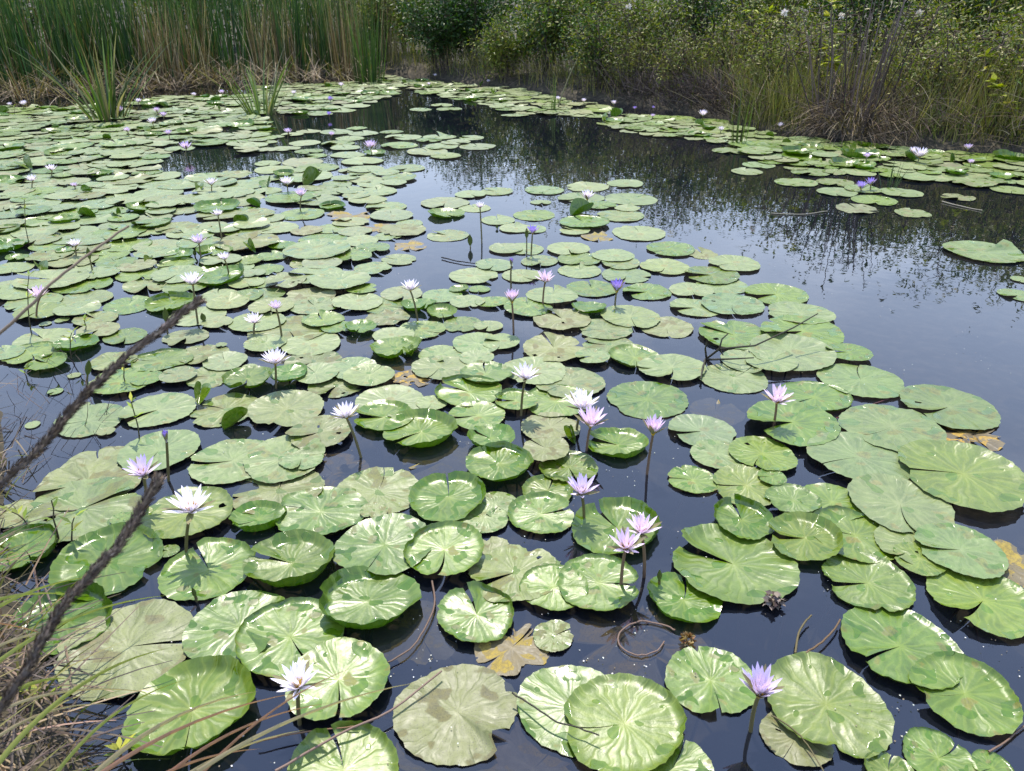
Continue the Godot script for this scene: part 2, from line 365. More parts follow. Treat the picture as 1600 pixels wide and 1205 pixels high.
# x, y, width (picture pixels), kind (N glossy, G young and curled, P pale, O old, D decayed, F folded up, S sunken), picture direction of the slit in degrees
const PADS := "102 972 155 G 20;200 1015 195 O 8;375 985 155 N 330;455 1003 160 N 300;575 950 155 G 180;530 1072 155 N 275;303 1118 195 G 262;537 1205 165 N 100;745 965 122 N 0;765 870 92 O 30;805 900 135 O 200;690 1180 150 S 90;715 1115 185 O 338;800 1012 115 D 40;865 997 65 O 20;895 1108 165 N 320;1050 1203 125 P 60;975 1135 185 N 190;865 925 105 N 10;935 920 125 N 355;1068 940 115 G 75;1145 885 185 N 165;1110 1065 135 N 290;1245 1152 110 O 240;1290 1105 182 N 278;1355 913 135 N 185;1405 1014 172 N 200;1535 942 155 N 235;1505 1090 150 N 190;1465 1187 105 N 20;1550 1202 62 N 200;1388 1208 75 G 90;" \
	+ "30 805 80 O 0;158 727 110 O 120;140 757 150 O 200;130 800 165 O 20;40 865 110 G 0;170 882 160 G 350;294 808 136 N 100;250 708 118 P 230;265 866 32 N 180;193 817 36 N 0;327 892 140 N 120;140 658 105 P 0;248 643 110 P 200;313 622 46 F 80;365 723 128 P 190;445 720 125 P 20;472 723 70 P 260;372 662 50 F 20;448 643 115 P 240;130 634 20 P 0;166 677 27 P 0;51 665 23 P 90;86 613 24 P 0;405 815 90 G 200;500 683 100 O 200;520 735 110 S 0;610 630 110 P 250;675 632 50 P 240;600 655 98 G 185;733 617 105 N 170;658 680 115 G 0;746 655 88 N 190;767 693 80 G 160;805 632 70 N 190;590 770 130 O 60;502 805 136 N 170;585 805 45 O 0;775 790 70 P 0;755 812 80 P 30;730 832 45 P 0;701 783 122 G 90;781 735 108 G 140;457 888 138 G 170;602 862 145 N 240;695 872 122 N 0;856 768 82 G 60;845 807 105 N 5;888 733 92 N 300;860 670 95 O 30;853 712 75 O 0;895 685 40 F 100;965 697 98 G 170;1012 625 120 P 200;1096 675 104 P 195;1120 640 85 S 0;1120 712 85 P 160;1190 714 105 N 230;1082 752 78 N 175;1165 762 108 N 180;1158 818 100 G 120;965 828 140 G 140;1205 752 45 N 180;1300 787 105 N 250;1238 787 85 N 190;1335 840 130 N 170;1256 848 113 G 185;1425 857 110 P 240;1435 880 80 P 150;1405 795 148 P 280;1497 868 126 P 180;1341 722 145 P 190;1391 676 144 P 205;1481 639 140 P 210;1500 752 180 P 175;1273 622 110 N 195;1237 669 135 P 190;1510 680 105 D 0;1560 880 120 D 0;" \
	+ "1345 597 120 P 120;1145 592 105 P 20;890 600 108 P 200;835 583 100 P 200;865 549 98 O 130;950 540 80 O 180;925 563 55 P 190;992 562 85 N 290;1050 578 102 P 280;1147 525 113 N 170;1175 567 95 P 320;945 517 82 P 180;878 502 90 O 150;1042 513 82 O 270;985 498 93 P 290;920 487 58 G 200;825 484 75 P 110;862 467 78 P 60;925 452 78 P 120;1011 457 75 N 190;978 431 76 P 270;906 424 68 P 100;970 413 62 P 200;1039 418 78 P 250;905 407 68 P 0;958 402 66 P 170;888 391 67 P 290;843 409 58 P 300;815 432 62 P 0;1128 447 82 P 20;1112 432 87 P 185;1080 455 68 P 300;1086 482 78 P 190;1144 478 97 P 260;1213 461 98 P 190;1250 492 100 P 175;1253 521 122 P 200;1235 555 130 P 170;1325 557 70 P 180;1205 570 80 P 30;1098 398 48 O 0;1147 414 80 P 190;1048 391 75 P 190;998 365 85 P 110;935 370 55 D 0;898 362 48 P 0;913 350 78 N 0;910 333 46 F 10;970 338 73 P 180;835 337 66 P 170;832 359 45 P 0;805 358 50 P 0;820 390 60 P 0;845 317 32 P 0;908 310 72 P 0;938 322 50 P 0;985 312 80 P 180;980 327 40 P 0;" \
	+ "695 318 76 P 0;697 336 60 G 340;742 326 50 P 0;778 345 55 P 0;604 324 64 P 200;574 314 60 P 0;640 350 42 P 0;612 338 70 P 0;545 338 70 D 0;590 358 60 D 0;472 336 70 P 0;520 324 42 G 0;430 357 70 P 0;420 343 50 P 0;520 358 57 P 260;480 362 50 O 0;505 377 80 P 0;442 385 46 G 0;607 370 45 P 0;563 378 58 P 280;583 390 54 P 0;549 403 66 N 0;700 369 64 P 0;640 385 55 D 0;790 390 55 P 0;425 402 50 N 0;418 422 52 P 340;408 443 50 P 0;485 412 62 O 0;503 416 64 P 30;494 435 86 P 0;552 428 28 D 0;486 463 78 O 10;492 480 72 P 150;559 475 78 P 200;565 455 50 P 0;628 461 66 P 300;691 463 63 P 0;718 454 32 G 0;749 453 34 P 0;740 432 77 P 350;772 416 60 P 0;769 474 54 N 0;730 473 55 P 300;654 480 58 G 330;690 492 52 G 300;606 498 68 O 330;658 517 75 N 350;722 508 62 P 0;763 512 46 P 0;527 515 50 N 320;563 517 52 G 0;615 527 65 P 310;487 540 90 P 130;415 540 66 P 60;619 549 86 G 330;640 556 26 F 120;690 555 70 P 0;687 577 88 P 230;746 539 82 P 350;783 537 60 P 180;745 563 55 P 0;760 590 85 N 0;490 570 85 O 0;552 580 78 P 20;495 590 70 P 0;577 593 78 P 30;645 592 65 D 0;452 592 62 G 60;388 602 80 G 260;402 505 85 P 20;415 462 60 P 0;425 482 70 P 0;462 490 45 S 0;" \
	+ "180 310 60 P 0;215 322 35 N 0;288 330 50 P 0;380 330 45 P 0;175 331 52 P 0;115 322 60 P 0;232 363 58 P 0;185 353 60 P 0;115 365 78 P 0;200 385 72 N 180;245 385 68 P 0;165 402 70 N 180;183 413 60 P 0;219 431 70 P 330;233 410 24 F 60;132 469 82 P 0;130 447 84 P 0;230 448 70 O 0;202 478 75 P 60;268 477 78 G 100;290 451 68 N 330;275 416 62 N 0;282 402 48 G 0;335 398 60 G 0;337 424 55 N 200;343 463 58 P 0;385 444 55 P 0;385 464 55 P 0;375 420 45 P 0;330 354 50 P 0;378 366 50 P 0;288 366 55 P 0;310 381 65 P 0;390 410 45 N 0;395 430 40 P 0;340 507 48 P 0;290 528 68 O 0;196 527 65 P 0;352 567 68 P 120;390 575 25 P 0;253 567 90 N 180;190 600 95 N 0;232 597 50 N 0;280 592 58 P 0;178 568 70 O 0;68 531 85 P 150;50 555 82 N 300;120 542 68 G 100;76 571 62 G 0;10 555 55 P 0;155 520 62 O 0;150 500 65 O 0;71 507 18 P 0;97 501 22 P 0;116 588 20 P 0;346 541 18 P 0;20 420 60 P 0;12 447 50 P 0;118 420 50 P 0;27 404 34 G 0;63 424 36 F 140;75 385 55 N 0;105 394 35 G 0;" \
	+ "1537 395 113 P 20;1595 438 30 P 0;1590 462 55 P 0;1366 314 68 P 0;1338 327 62 O 0;1426 334 54 O 0;1497 309 50 O 0;1408 302 64 P 0;1308 301 62 P 0;1244 286 64 P 0;1305 286 58 P 0;1348 297 55 P 0;1267 270 60 P 0;1340 270 56 P 0;1580 298 60 P 0;1345 258 44 G 0;1490 255 30 F 40;1520 262 30 G 0;1330 240 34 F 90;566 253 66 P 0;473 254 66 P 0;543 243 53 P 0;586 240 37 G 0;624 228 58 P 0;668 238 65 P 0;697 245 48 P 0;746 230 57 P 0;690 230 53 P 0;712 224 48 P 0;736 216 42 P 0;687 215 53 P 0;670 220 40 P 0;630 215 56 P 0;568 209 48 P 0;612 207 37 P 0;558 201 33 P 0;547 217 45 P 0;528 225 53 P 0;540 232 46 P 0;483 237 44 P 0;493 244 36 P 0;447 233 44 P 0;417 235 36 P 0;416 223 34 P 0;476 224 50 P 0;482 206 38 P 0;526 207 50 P 0;431 214 28 P 0;412 207 26 P 0;457 211 34 P 0;418 256 42 P 0;428 266 60 P 0;497 263 66 P 0;544 267 32 P 0;571 273 56 P 0;572 282 56 P 0;590 300 62 P 0;415 280 50 P 0;480 277 80 P 0;525 289 52 P 0;490 286 45 F 20;420 291 30 F 30;515 300 60 P 0;415 300 50 P 0;918 293 66 P 0;977 288 58 P 0;850 298 62 P 0;776 300 52 P 0;735 305 50 P 0;702 171 40 P 0;690 165 36 P 0;657 172 36 P 0;797 181 30 P 0;808 181 35 P 0;1141 236 56 P 0;1167 269 50 P 0;1185 259 50 P 0;310 298 26 F 90;45 262 40 F 150"

# far mats: corners in the picture, how many leaves, share of bright green ones
const MATS := [
	[[[0, 168], [130, 170], [260, 152], [400, 150], [420, 205], [395, 240], [330, 225], [250, 240], [255, 305], [0, 305]], 430, 0.22],
	[[[255, 285], [400, 270], [640, 262], [600, 312], [400, 318], [255, 318]], 26, 0.1],
	[[[400, 136], [600, 126], [640, 136], [590, 156], [545, 172], [480, 184], [420, 172]], 150, 0.1],
	[[[600, 119], [700, 131], [820, 141], [880, 158], [960, 166], [905, 181], [810, 178], [730, 158], [640, 142]], 150, 0.1],
	[[[925, 182], [1000, 180], [1110, 190], [1200, 209], [1240, 225], [1160, 226], [1060, 216], [980, 206]], 95, 0.12],
	[[[1150, 226], [1260, 216], [1420, 236], [1600, 250], [1640, 292], [1500, 287], [1380, 275], [1240, 268], [1180, 246]], 150, 0.28],
	[[[0, 305], [400, 305], [400, 350], [0, 380]], 80, 0.2],
	[[[0, 380], [400, 350], [400, 500], [330, 470], [180, 510], [0, 500]], 70, 0.15],
	[[[60, 480], [560, 470], [900, 540], [880, 720], [560, 780], [420, 800], [120, 720]], 46, 0.0, ["S", "O", "S", "P", "N", "O"]],
	[[[600, 980], [900, 960], [1100, 1010], [900, 1205], [560, 1205]], 5, 0.0, ["S"]],
	[[[420, 350], [640, 345], [660, 400], [560, 440], [420, 470]], 8, 0.0]]

var flowers := []           # filled before the pads: [picture x of the foot, y of the foot, short name]

func to_ground_angle(x: float, y: float, deg: float) -> float:
	var a := deg_to_rad(deg)
	var d := gp(x + cos(a) * 4.0, y - sin(a) * 4.0) - gp(x, y)
	return atan2(-d.z, d.x)

func build_pads() -> void:
	var all := []
	for entry in PADS.split(";"):
		var q := entry.split(" ")
		var x := float(q[0]); var y := float(q[1]); var w := float(q[2])
		var notch := float(q[4])
		if notch == 0.0: notch = rng.randf_range(100, 350)
		var p := gp(x, y)
		var r := w / F * (p - EYE).dot(fwd) * 0.5 * (1.04 if w > 110 else 1.0)
		all.append({"x": x, "y": y, "w": w, "k": q[3], "p": p, "r": r, "turn": to_ground_angle(x, y, notch), "level": 0, "n": all.size()})
	# the far mats
	for mat in MATS:
		var poly := PackedVector2Array()
		var lo := Vector2(1e9, 1e9); var hi := -lo
		for c in mat[0]:
			var g := gp(c[0], c[1])
			poly.append(Vector2(g.x, g.z)); lo = lo.min(poly[-1]); hi = hi.max(poly[-1])
		var made := 0
		var kinds: Array = mat[3] if mat.size() > 3 else []
		for trial in mat[1] * 40:
			if made >= mat[1]: break
			var c := Vector2(rng.randf_range(lo.x, hi.x), rng.randf_range(lo.y, hi.y))
			if not Geometry2D.is_point_in_polygon(c, poly): continue
			if nz.get_noise_2d(c.x * 22.0, c.y * 22.0) < -0.28: continue
			var r := rng.randf_range(0.11, 0.23)
			var p := Vector3(c.x, 0, c.y)
			var free := true
			for o in all:
				if p.distance_squared_to(o.p) < pow((r + o.r) * 0.6, 2.0):
					free = false
					break
			if not free: continue
			var z := (p - EYE).dot(fwd)
			var v := (p - EYE) / z
			var k := "P"
			if rng.randf() < mat[2]: k = ["G", "N", "G", "F", "N"][rng.randi() % 5]
			elif rng.randf() < 0.2: k = "O"
			if kinds.size() > 0: k = kinds[rng.randi() % kinds.size()]
			if k == "F": r *= 0.5
			all.append({"x": 800.0 + v.x * F, "y": 602.5 - v.dot(upv) * F, "w": 2.0 * r / z * F, "k": k, "p": p, "r": r, "turn": rng.randf() * TAU, "level": 0, "n": all.size(), "low": 1 if kinds.size() > 0 else 0})
			made += 1
	for a in all:
		if a.k in ["D", "S"]: a.low = 2
	all.sort_custom(func(a, b): return a.get("low", 0) > b.get("low", 0) or (a.get("low", 0) == b.get("low", 0) and a.n < b.n))
	# what lies on what
	for i in all.size():
		var a = all[i]
		for j in i:
			var b = all[j]
			if b.k in ["S"]: continue
			if a.p.distance_squared_to(b.p) < pow((a.r + b.r) * 0.93, 2.0): a.level = maxi(a.level, b.level + 1)
		a.level = mini(a.level, 6)
	var order := range(all.size())
	order.sort_custom(func(a, b): return all[a].w > all[b].w)
	var single := {}
	for k in mini(300, order.size()): single[order[k]] = true
	var words := {"N": "glossy green", "G": "bright green cupped", "P": "pale green", "O": "mottled olive", "D": "decaying yellow", "F": "folded upright green", "S": "sunken brownish"}
	# names: by looks and by the flower that stands nearest
	var places := {}
	for i in all.size():
		if not single.has(i): continue
		var a = all[i]
		var best := 1e9
		for f in flowers:
			var dx: float = a.x - f[0]
			var dy: float = (a.y - f[1]) * 1.6
			var d := sqrt(dx * dx + dy * dy)
			if d < best:
				best = d
				a.near = f[2]
				a.side = ("right of" if dx > 0 else "left of") if absf(dx) > absf(dy) else ("in front of" if dy > 0 else "behind")
		a.d = best
		var key: String = a.k + a.side + a.near
		if not places.has(key): places[key] = []
		places[key].append(i)
	for key in places:
		var l: Array = places[key]
		l.sort_custom(func(a, b): return all[a].d < all[b].d)
		var nth := ["nearest", "second", "third", "fourth", "fifth", "sixth", "seventh", "eighth", "ninth", "tenth", "eleventh", "twelfth", "thirteenth", "fourteenth", "fifteenth", "sixteenth", "seventeenth", "eighteenth", "nineteenth", "twentieth"]
		for k in l.size():
			var a = all[l[k]]
			var how := "small " if a.r < 0.1 else ("broad " if a.r > 0.19 else "")
			if words[a.k].count(" ") + a.near.count(" ") > 6: how = ""
			a.label = "%s%s lily pad, %s%s the %s" % [how, words[a.k], (nth[mini(k, 19)] + " ") if l.size() > 1 else "just ", a.side, a.near]
	# build
	var rest := {}
	var stalk := CylinderMesh.new()
	stalk.top_radius = 0.0035; stalk.bottom_radius = 0.005; stalk.height = 0.5; stalk.radial_segments = 6; stalk.rings = 1
	for i in all.size():
		var a = all[i]
		var rg := RandomNumberGenerator.new()
		rg.seed = 1000 + i * 7
		var k: String = a.k
		var fold := 0.0
		var tilt_most := 1.0
		if k == "F":
			fold = rg.randf_range(0.85, 1.25)
			k = "G"
		var y: float = 0.004 + 0.0045 * a.level
		if k == "D": y = 0.0015
		if k == "S":
			y = -0.012
			tilt_most = 0.003
			k = "D"
		var tilt: float = (0.012 if k == "P" else 0.024) + 0.003 * a.level
		tilt = minf(tilt, tilt_most)
		var b := Basis(Vector3.UP, a.turn) * Basis(Vector3.RIGHT, rg.randf_range(-tilt, tilt)) * Basis(Vector3.BACK, rg.randf_range(-tilt, tilt))
		if fold > 0.0: b = Basis(Vector3.UP, a.turn) * Basis(Vector3.RIGHT, rg.randf_range(-0.5, 0.5)) * Basis(Vector3.BACK, rg.randf_range(0.1, 0.45))
		var t := rg.randf_range(0.80, 1.18)
		var tint := Color(t * rg.randf_range(0.88, 1.14), t, t * rg.randf_range(0.75, 1.12))
		var list: Array = M["N" if k == "P" and rg.randf() < 0.22 else k]
		var which := rg.randi() % list.size()
		var mat: Material = list[which]
		var spot := Vector3(a.p.x, y, a.p.z)
		if single.has(i):
			var st := SurfaceTool.new()
			st.begin(Mesh.PRIMITIVE_TRIANGLES)
			st.set_smooth_group(0)
			pad_mesh(st, a.r, rg, k, 64 if a.w > 60 else 48, FINE, tint, Transform3D(b, Vector3.ZERO), 0, fold)
			st.generate_normals()
			var o := base("lily_pad", spot)
			tag(o, a.label, "lily pad", "lily pads floating on the pond")
			put(st.commit(), "leaf_blade", mat, o)
			if a.w > 60 and a.k != "S":
				var s := put(stalk, "leaf_stalk", M.stalk, o)
				var lean := Vector3(rg.randf_range(-0.5, 0.5), 1.0, rg.randf_range(-0.5, 0.5)).normalized()
				var q := Quaternion(Vector3.UP, lean)
				s.transform = Transform3D(Basis(q), -(lean * 0.25) - Vector3(0, 0.003, 0))
		else:
			if not rest.has(mat): rest[mat] = [SurfaceTool.new(), 0]
			var e: Array = rest[mat]
			if e[1] == 0:
				e[0].begin(Mesh.PRIMITIVE_TRIANGLES)
				e[0].set_smooth_group(0)
			e[1] = pad_mesh(e[0], a.r, rg, k, 26, COARSE, tint, Transform3D(b, spot), e[1], fold)
	var mesh := ArrayMesh.new()
	for m in rest:
		rest[m][0].generate_normals()
		rest[m][0].set_material(m)
		rest[m][0].commit(mesh)
	var far := MeshInstance3D.new()
	far.name = "distant_lily_pads"
	far.mesh = mesh
	add_child(far)
	tag(far, "distant mats of small pale lily pads in front of the reeds and banks", "lily pads", "", "stuff")
	print("pads ", all.size(), " single ", single.size())

# ------------------------------------------------------------------ flowers
func petal_mesh(tip: Color, mid: Color, foot: Color, wide := 0.20, cup := 0.28) -> ArrayMesh:
	# grows along +y, its face towards +z, one unit long
	var s := Soup.new()
	var rows := 7
	for k in rows + 1:
		var t := float(k) / rows
		var w := wide * 0.5 * pow(sin(PI * clampf(0.12 + t * 0.88, 0.0, 1.0)), 0.75) if k < rows else 0.004
		var col := foot.lerp(mid, sm(0.0, 0.35, t)).lerp(tip, sm(0.45, 1.0, t))
		var z := 0.10 * t * t - 0.10 * t
		for j in 3:
			var u := float(j) - 1.0
			s.v.append(Vector3(u * w, t, z + absf(u) * w * cup * 1.4))
			s.n.append(Vector3(-u * 0.5, 0, 1).normalized())
			s.c.append(col)
		if k > 0:
			for j in 2:
				var a := (k - 1) * 3 + j
				s.i.append_array(PackedInt32Array([a, a + 3, a + 1, a + 1, a + 3, a + 4]))
	return s.mesh()

var petals := {}
var whole := {}
func petal_set(kind: String) -> Dictionary:
	if petals.has(kind): return petals[kind]
	var tints := {"w": [Color(0.80, 0.75, 0.82), Color(0.86, 0.84, 0.84)], "l": [Color(0.64, 0.52, 0.76), Color(0.80, 0.73, 0.80)], "k": [Color(0.77, 0.60, 0.75), Color(0.84, 0.74, 0.80)], "v": [Color(0.30, 0.22, 0.60), Color(0.52, 0.44, 0.76)]}
	var c: Array = tints[kind]
	petals[kind] = {"petal": petal_mesh(c[0], c[1], Color(0.85, 0.82, 0.74)), "inner": petal_mesh(c[0], c[1], Color(0.86, 0.84, 0.70), 0.16),
		"sepal": petal_mesh(Color(0.20, 0.17, 0.09), Color(0.24, 0.24, 0.10), Color(0.22, 0.23, 0.07), 0.23)}
	return petals[kind]

# the places of the petals round the head: [mesh key, basis], length of a petal = 1
func petal_places(open: float, rg: RandomNumberGenerator) -> Array:
	var out := []
	var rings := [["sepal", 4, lerpf(8, 68, open), 1.0], ["petal", 8, lerpf(7, 58, open), 1.0], ["petal", 9, lerpf(5, 41, open), 0.98], ["inner", 8, lerpf(3, 25, open), 0.9]]
	for q in rings.size():
		var ring: Array = rings[q]
		for k in ring[1]:
			var a: float = TAU * (k + 0.5 * (q % 2)) / ring[1] + rg.randf_range(-0.12, 0.12)
			var lean := deg_to_rad(ring[2] + rg.randf_range(-7, 7) * (0.3 + open))
			var l: float = ring[3] * rg.randf_range(0.92, 1.06)
			# face towards the axis of the flower: +z looks inwards once the petal leans outwards
			var b := Basis(Vector3.UP, a) * Basis(Vector3.RIGHT, -lean)
			out.append([ring[0], b.scaled_local(Vector3(l, l, l))])
	return out

func stamen_mesh() -> ArrayMesh:
	var s := Soup.new()
	var rg := RandomNumberGenerator.new(); rg.seed = 4
	for k in 22:
		var a := rg.randf() * TAU
		var lean := rg.randf_range(0.05, 0.5)
		var d := Vector3(cos(a) * sin(lean), cos(lean), sin(a) * sin(lean))
		s.tube([Vector3(cos(a), 0, sin(a)) * 0.05, Vector3(cos(a), 0, sin(a)) * 0.04 + d * rg.randf_range(0.28, 0.42)], 0.022, 0.012, Color(0.62, 0.42, 0.05), 4)
	return s.mesh()

func flower(fx: float, fy: float, hx: float, hy: float, w: float, kind: String, open: float, called: String, label: String, group: String, fine: bool, index: int) -> void:
	var rg := RandomNumberGenerator.new()
	rg.seed = 77 + index * 13
	var foot := gp(fx, fy)
	var d := ray(hx, hy)
	var head := EYE + d * (foot.z / d.z)
	head.y = maxf(head.y, 0.02)
	var depth := (foot - EYE).dot(fwd)
	var l := w / F * depth * 0.5 / maxf(0.35, sin(deg_to_rad(lerpf(8, 60, open))))
	if open < 0.3: l = w / F * depth * 0.8
	head.y = maxf(0.02, head.y - l * 0.30)
	var o := base(called, Vector3(foot.x, 0, foot.z))
	tag(o, label, "water lily" if called == "water_lily" else "flower bud", group)
	var top := head - o.position
	var s := Soup.new()
	var way := top * 0.5 + Vector3(rg.randf_range(-0.03, 0.03), 0.0, rg.randf_range(-0.02, 0.02))
	s.tube(curve(Vector3(-top.x * 0.4, -0.22, 0.02), Vector3(way.x - top.x * 0.2, way.y * 0.6, way.z), top, 10), 0.0058, 0.0045, Color.WHITE, 7)
	put(s.mesh(), "stem", M.stem if kind != "k" else M.stalk, o)
	var turn := Basis(Vector3.UP, rg.randf() * TAU)
	var leanv := Vector3(top.x * 1.5, 1.0, rg.randf_range(-0.05, 0.2)).normalized()
	var hb := Basis(Quaternion(Vector3.UP, leanv)) * turn
	var set_ := petal_set(kind)
	var crown := o
	if fine:
		crown = Node3D.new()
		crown.name = "bloom"
		o.add_child(crown, true)
		for q in petal_places(open, rg):
			var p := put(set_[q[0]], "sepal" if q[0] == "sepal" else "petal", M.petal, crown)
			p.transform = Transform3D((hb * q[1]).scaled_local(Vector3(l, l, l)), top)
	else:
		var key := kind + str(snappedf(open, 0.25)) + str(index % 3)
		if not whole.has(key):
			var st := Soup.new()
			for q in petal_places(snappedf(open, 0.25), rg):
				var ar: Array = set_[q[0]].surface_get_arrays(0)
				var b0 := st.v.size()
				for k in ar[Mesh.ARRAY_VERTEX].size():
					st.v.append(q[1] * ar[Mesh.ARRAY_VERTEX][k]); st.n.append((q[1] * ar[Mesh.ARRAY_NORMAL][k]).normalized()); st.c.append(ar[Mesh.ARRAY_COLOR][k])
				for k in ar[Mesh.ARRAY_INDEX]: st.i.append(b0 + k)
			whole[key] = st.mesh()
		var p := put(whole[key], "petals", M.petal, o)
		p.transform = Transform3D(hb.scaled_local(Vector3(l, l, l)), top)
	if open > 0.45:
		var c := put(whole.stamens, "stamens", M.petal, crown)
		c.transform = Transform3D(hb.scaled_local(Vector3(l, l, l)), top)

# foot x, y, head x, y, width, tint, openness, short name, rest of its label
const BLOOMS := [
	[472, 1132, 465, 1066, 74, "w", 0.95, "big white lily among the grass blades", "casting its shadow on a pad"],
	[1183, 1142, 1188, 1077, 62, "l", 0.55, "lilac cup lily at the lower right", "beside a broad pad"],
	[977, 920, 978, 850, 56, "k", 0.8, "front pink twin lily", "on a brown stem"],
	[999, 897, 1003, 826, 54, "k", 0.8, "rear pink twin lily", "half hidden by its twin"],
	[909, 812, 909, 764, 54, "l", 0.8, "lilac lily behind the pink twins", "above dark water"],
	[290, 864, 296, 790, 76, "w", 1.0, "wide white star lily at left", "over a round pad"],
	[222, 795, 222, 735, 54, "l", 0.85, "lilac lily with brown sepals", "near the bud"],
	[257, 752, 259, 686, 26, "v", 0.12, "closed violet lily", "on a straight stem"],
	[568, 712, 541, 646, 48, "w", 0.9, "leaning white lily", "on a slanting stem over sunken leaves"],
	[905, 674, 910, 631, 60, "w", 0.95, "white lily above the lilac one", "in the middle of the pond"],
	[918, 704, 923, 658, 52, "k", 0.75, "lilac lily under the white one", "beside a folded dark leaf"],
	[1010, 742, 1021, 671, 36, "k", 0.5, "slim pink lily over open water", "mirrored in the dark water"],
	[1205, 670, 1215, 622, 48, "k", 0.85, "pink lily at the right mat", "above a pale pad"],
	[818, 650, 821, 585, 46, "w", 0.9, "white lily in the centre", "on a thin dark stem"],
	[425, 607, 429, 562, 46, "w", 0.9, "white lily over two curled pads", "left of the centre"],
	[397, 522, 397, 500, 34, "w", 1.0, "flat white lily on the water", "low beside a lilac one"],
	[438, 528, 431, 479, 24, "l", 0.8, "small lilac lily on a long stem", "left of the middle"],
	[651, 500, 641, 449, 34, "w", 0.9, "white lily with the bent stem", "above crowded pads"],
	[802, 520, 800, 467, 25, "k", 0.5, "half open pink lily", "in the middle of the mat"],
	[803, 452, 799, 412, 17, "v", 0.15, "dark violet closed lily", "above the half open pink one"],
	[851, 480, 852, 435, 34, "k", 0.9, "pale pink lily in mid pond", "on a straight stem"],
	[963, 482, 964, 450, 26, "v", 0.5, "violet cup lily", "beside a curled pad in mid pond"],
	[309, 505, 300, 439, 36, "w", 0.85, "white lily above the blue gap", "with a green bud beside it"],
	[58, 497, 60, 460, 34, "k", 0.8, "pink lily by the left edge", "behind a dry spike"],
	[316, 408, 310, 376, 27, "l", 0.85, "lilac lily left of the middle", "over a young curled pad"],
	[354, 434, 350, 402, 23, "w", 0.85, "small white lily beside the lilac", "left of the middle"],
	[347, 380, 340, 334, 20, "w", 0.85, "white lily with a tall stem", "in the far left mat"],
	[122, 402, 117, 382, 24, "w", 0.85, "white lily behind the straw stem", "at the left"],
	[753, 380, 750, 322, 18, "w", 0.8, "tiny lily on a crooked stem", "mirrored in calm water"],
	[829, 400, 832, 361, 21, "v", 0.7, "violet lily with a bud", "near the standing leaf"],
	[918, 326, 918, 307, 28, "w", 0.85, "white lily behind the standing leaf", "on the far pads"],
	[472, 330, 470, 303, 24, "l", 0.85, "lilac lily in the far left mat", "on twin stems"],
	[450, 302, 448, 285, 25, "w", 0.85, "white lily among tilted leaves", "far left of the open water"],
	[579, 242, 579, 228, 24, "l", 0.8, "lilac lily on a curled leaf", "at the edge of the far mat"],
	[1346, 300, 1346, 291, 22, "v", 0.8, "left violet twin lily", "by the right bank"],
	[1362, 298, 1361, 285, 20, "v", 0.8, "right violet twin lily", "by the right bank"],
	[1438, 256, 1438, 241, 27, "w", 0.85, "white lily under the right bank", "taller of two"]]
# small far flowers: head x, y, width, tint, where
const FAR_BLOOMS := [
	[1428, 236, 17, "w", "just left of a taller white one under the right bank"], [1513, 231, 16, "l", "near the orange leaves of the right bank"], [1517, 253, 12, "l", "low at a crumpled leaf on the right"], [1220, 196, 12, "w", "at the foot of the dry tussock"], [1596, 223, 15, "l", "at the right edge of the picture"], [1355, 244, 14, "l", "beside crumpled green leaves on the right"],
	[1098, 178, 16, "w", "brightest under the dark tangled bank"], [1127, 202, 12, "w", "in front of the reddish twigs"], [1020, 181, 8, "l", "low on the strip under the dark bank"], [992, 169, 8, "v", "left of two under the dark bank"], [1021, 168, 7, "v", "right of two under the dark bank"], [959, 161, 11, "w", "below the leaning reed stem"], [912, 157, 9, "w", "right of the lone reed"], [872, 154, 10, "w", "at the lone reed"],
	[186, 172, 17, "l", "at the foot of the green sedge tuft"], [245, 173, 13, "l", "right of the sedge tuft, upper of three"], [255, 180, 13, "l", "right of the sedge tuft, middle of three"], [238, 190, 16, "w", "right of the sedge tuft, lower of three"], [199, 204, 13, "l", "below the green sedge tuft"], [263, 208, 13, "l", "on a thin stem below the three"], [290, 229, 21, "l", "beside the pale gap of reflected sky"], [330, 286, 21, "w", "above a folded leaf in the left mat"], [216, 158, 12, "w", "behind the green sedge tuft"], [37, 162, 13, "w", "at the far left reeds"], [15, 163, 8, "w", "at the left picture edge"], [303, 148, 9, "w", "under the dry reeds, left one"], [347, 144, 10, "l", "under the dry reeds, right one"], [80, 264, 18, "w", "on the left mat, upper of a pair"], [50, 280, 18, "w", "on the left mat, lower of a pair"], [116, 290, 13, "l", "on the left mat, on a thin stem"],
	[533, 133, 11, "w", "at the foot of the reeds"], [459, 145, 10, "w", "on the far mat left of the reeds"], [516, 155, 12, "v", "on the far mat by the channel"], [514, 178, 10, "v", "alone at the channel edge"], [450, 206, 15, "l", "on the mat by the dark channel"], [518, 210, 12, "l", "near the tips of the middle mat"], [680, 118, 7, "w", "farthest under the back shrubs"], [763, 127, 7, "w", "under the right back shrubs"], [670, 132, 9, "w", "on the farthest mat"]]
# buds: foot x, y, tip x, y, width, where
const BUDS := [[262, 522, 257, 480, 9, "on the dark stem left of the blue gap"], [320, 505, 315, 489, 9, "leaning beside the white lily of the blue gap"], [135, 602, 139, 562, 10, "before the glossy cupped pad at left"], [145, 426, 136, 386, 7, "behind the straw stem"], [735, 388, 734, 366, 8, "near the tiny lily on its crooked stem"], [823, 400, 823, 356, 6, "beside the violet lily"], [777, 358, 776, 352, 5, "low by the round folded leaf"], [305, 402, 303, 390, 6, "under the lilac lily"], [1030, 915, 1031, 890, 8, "right of the pink twins"], [308, 940, 300, 918, 7, "in the gap at left below the star lily"]]

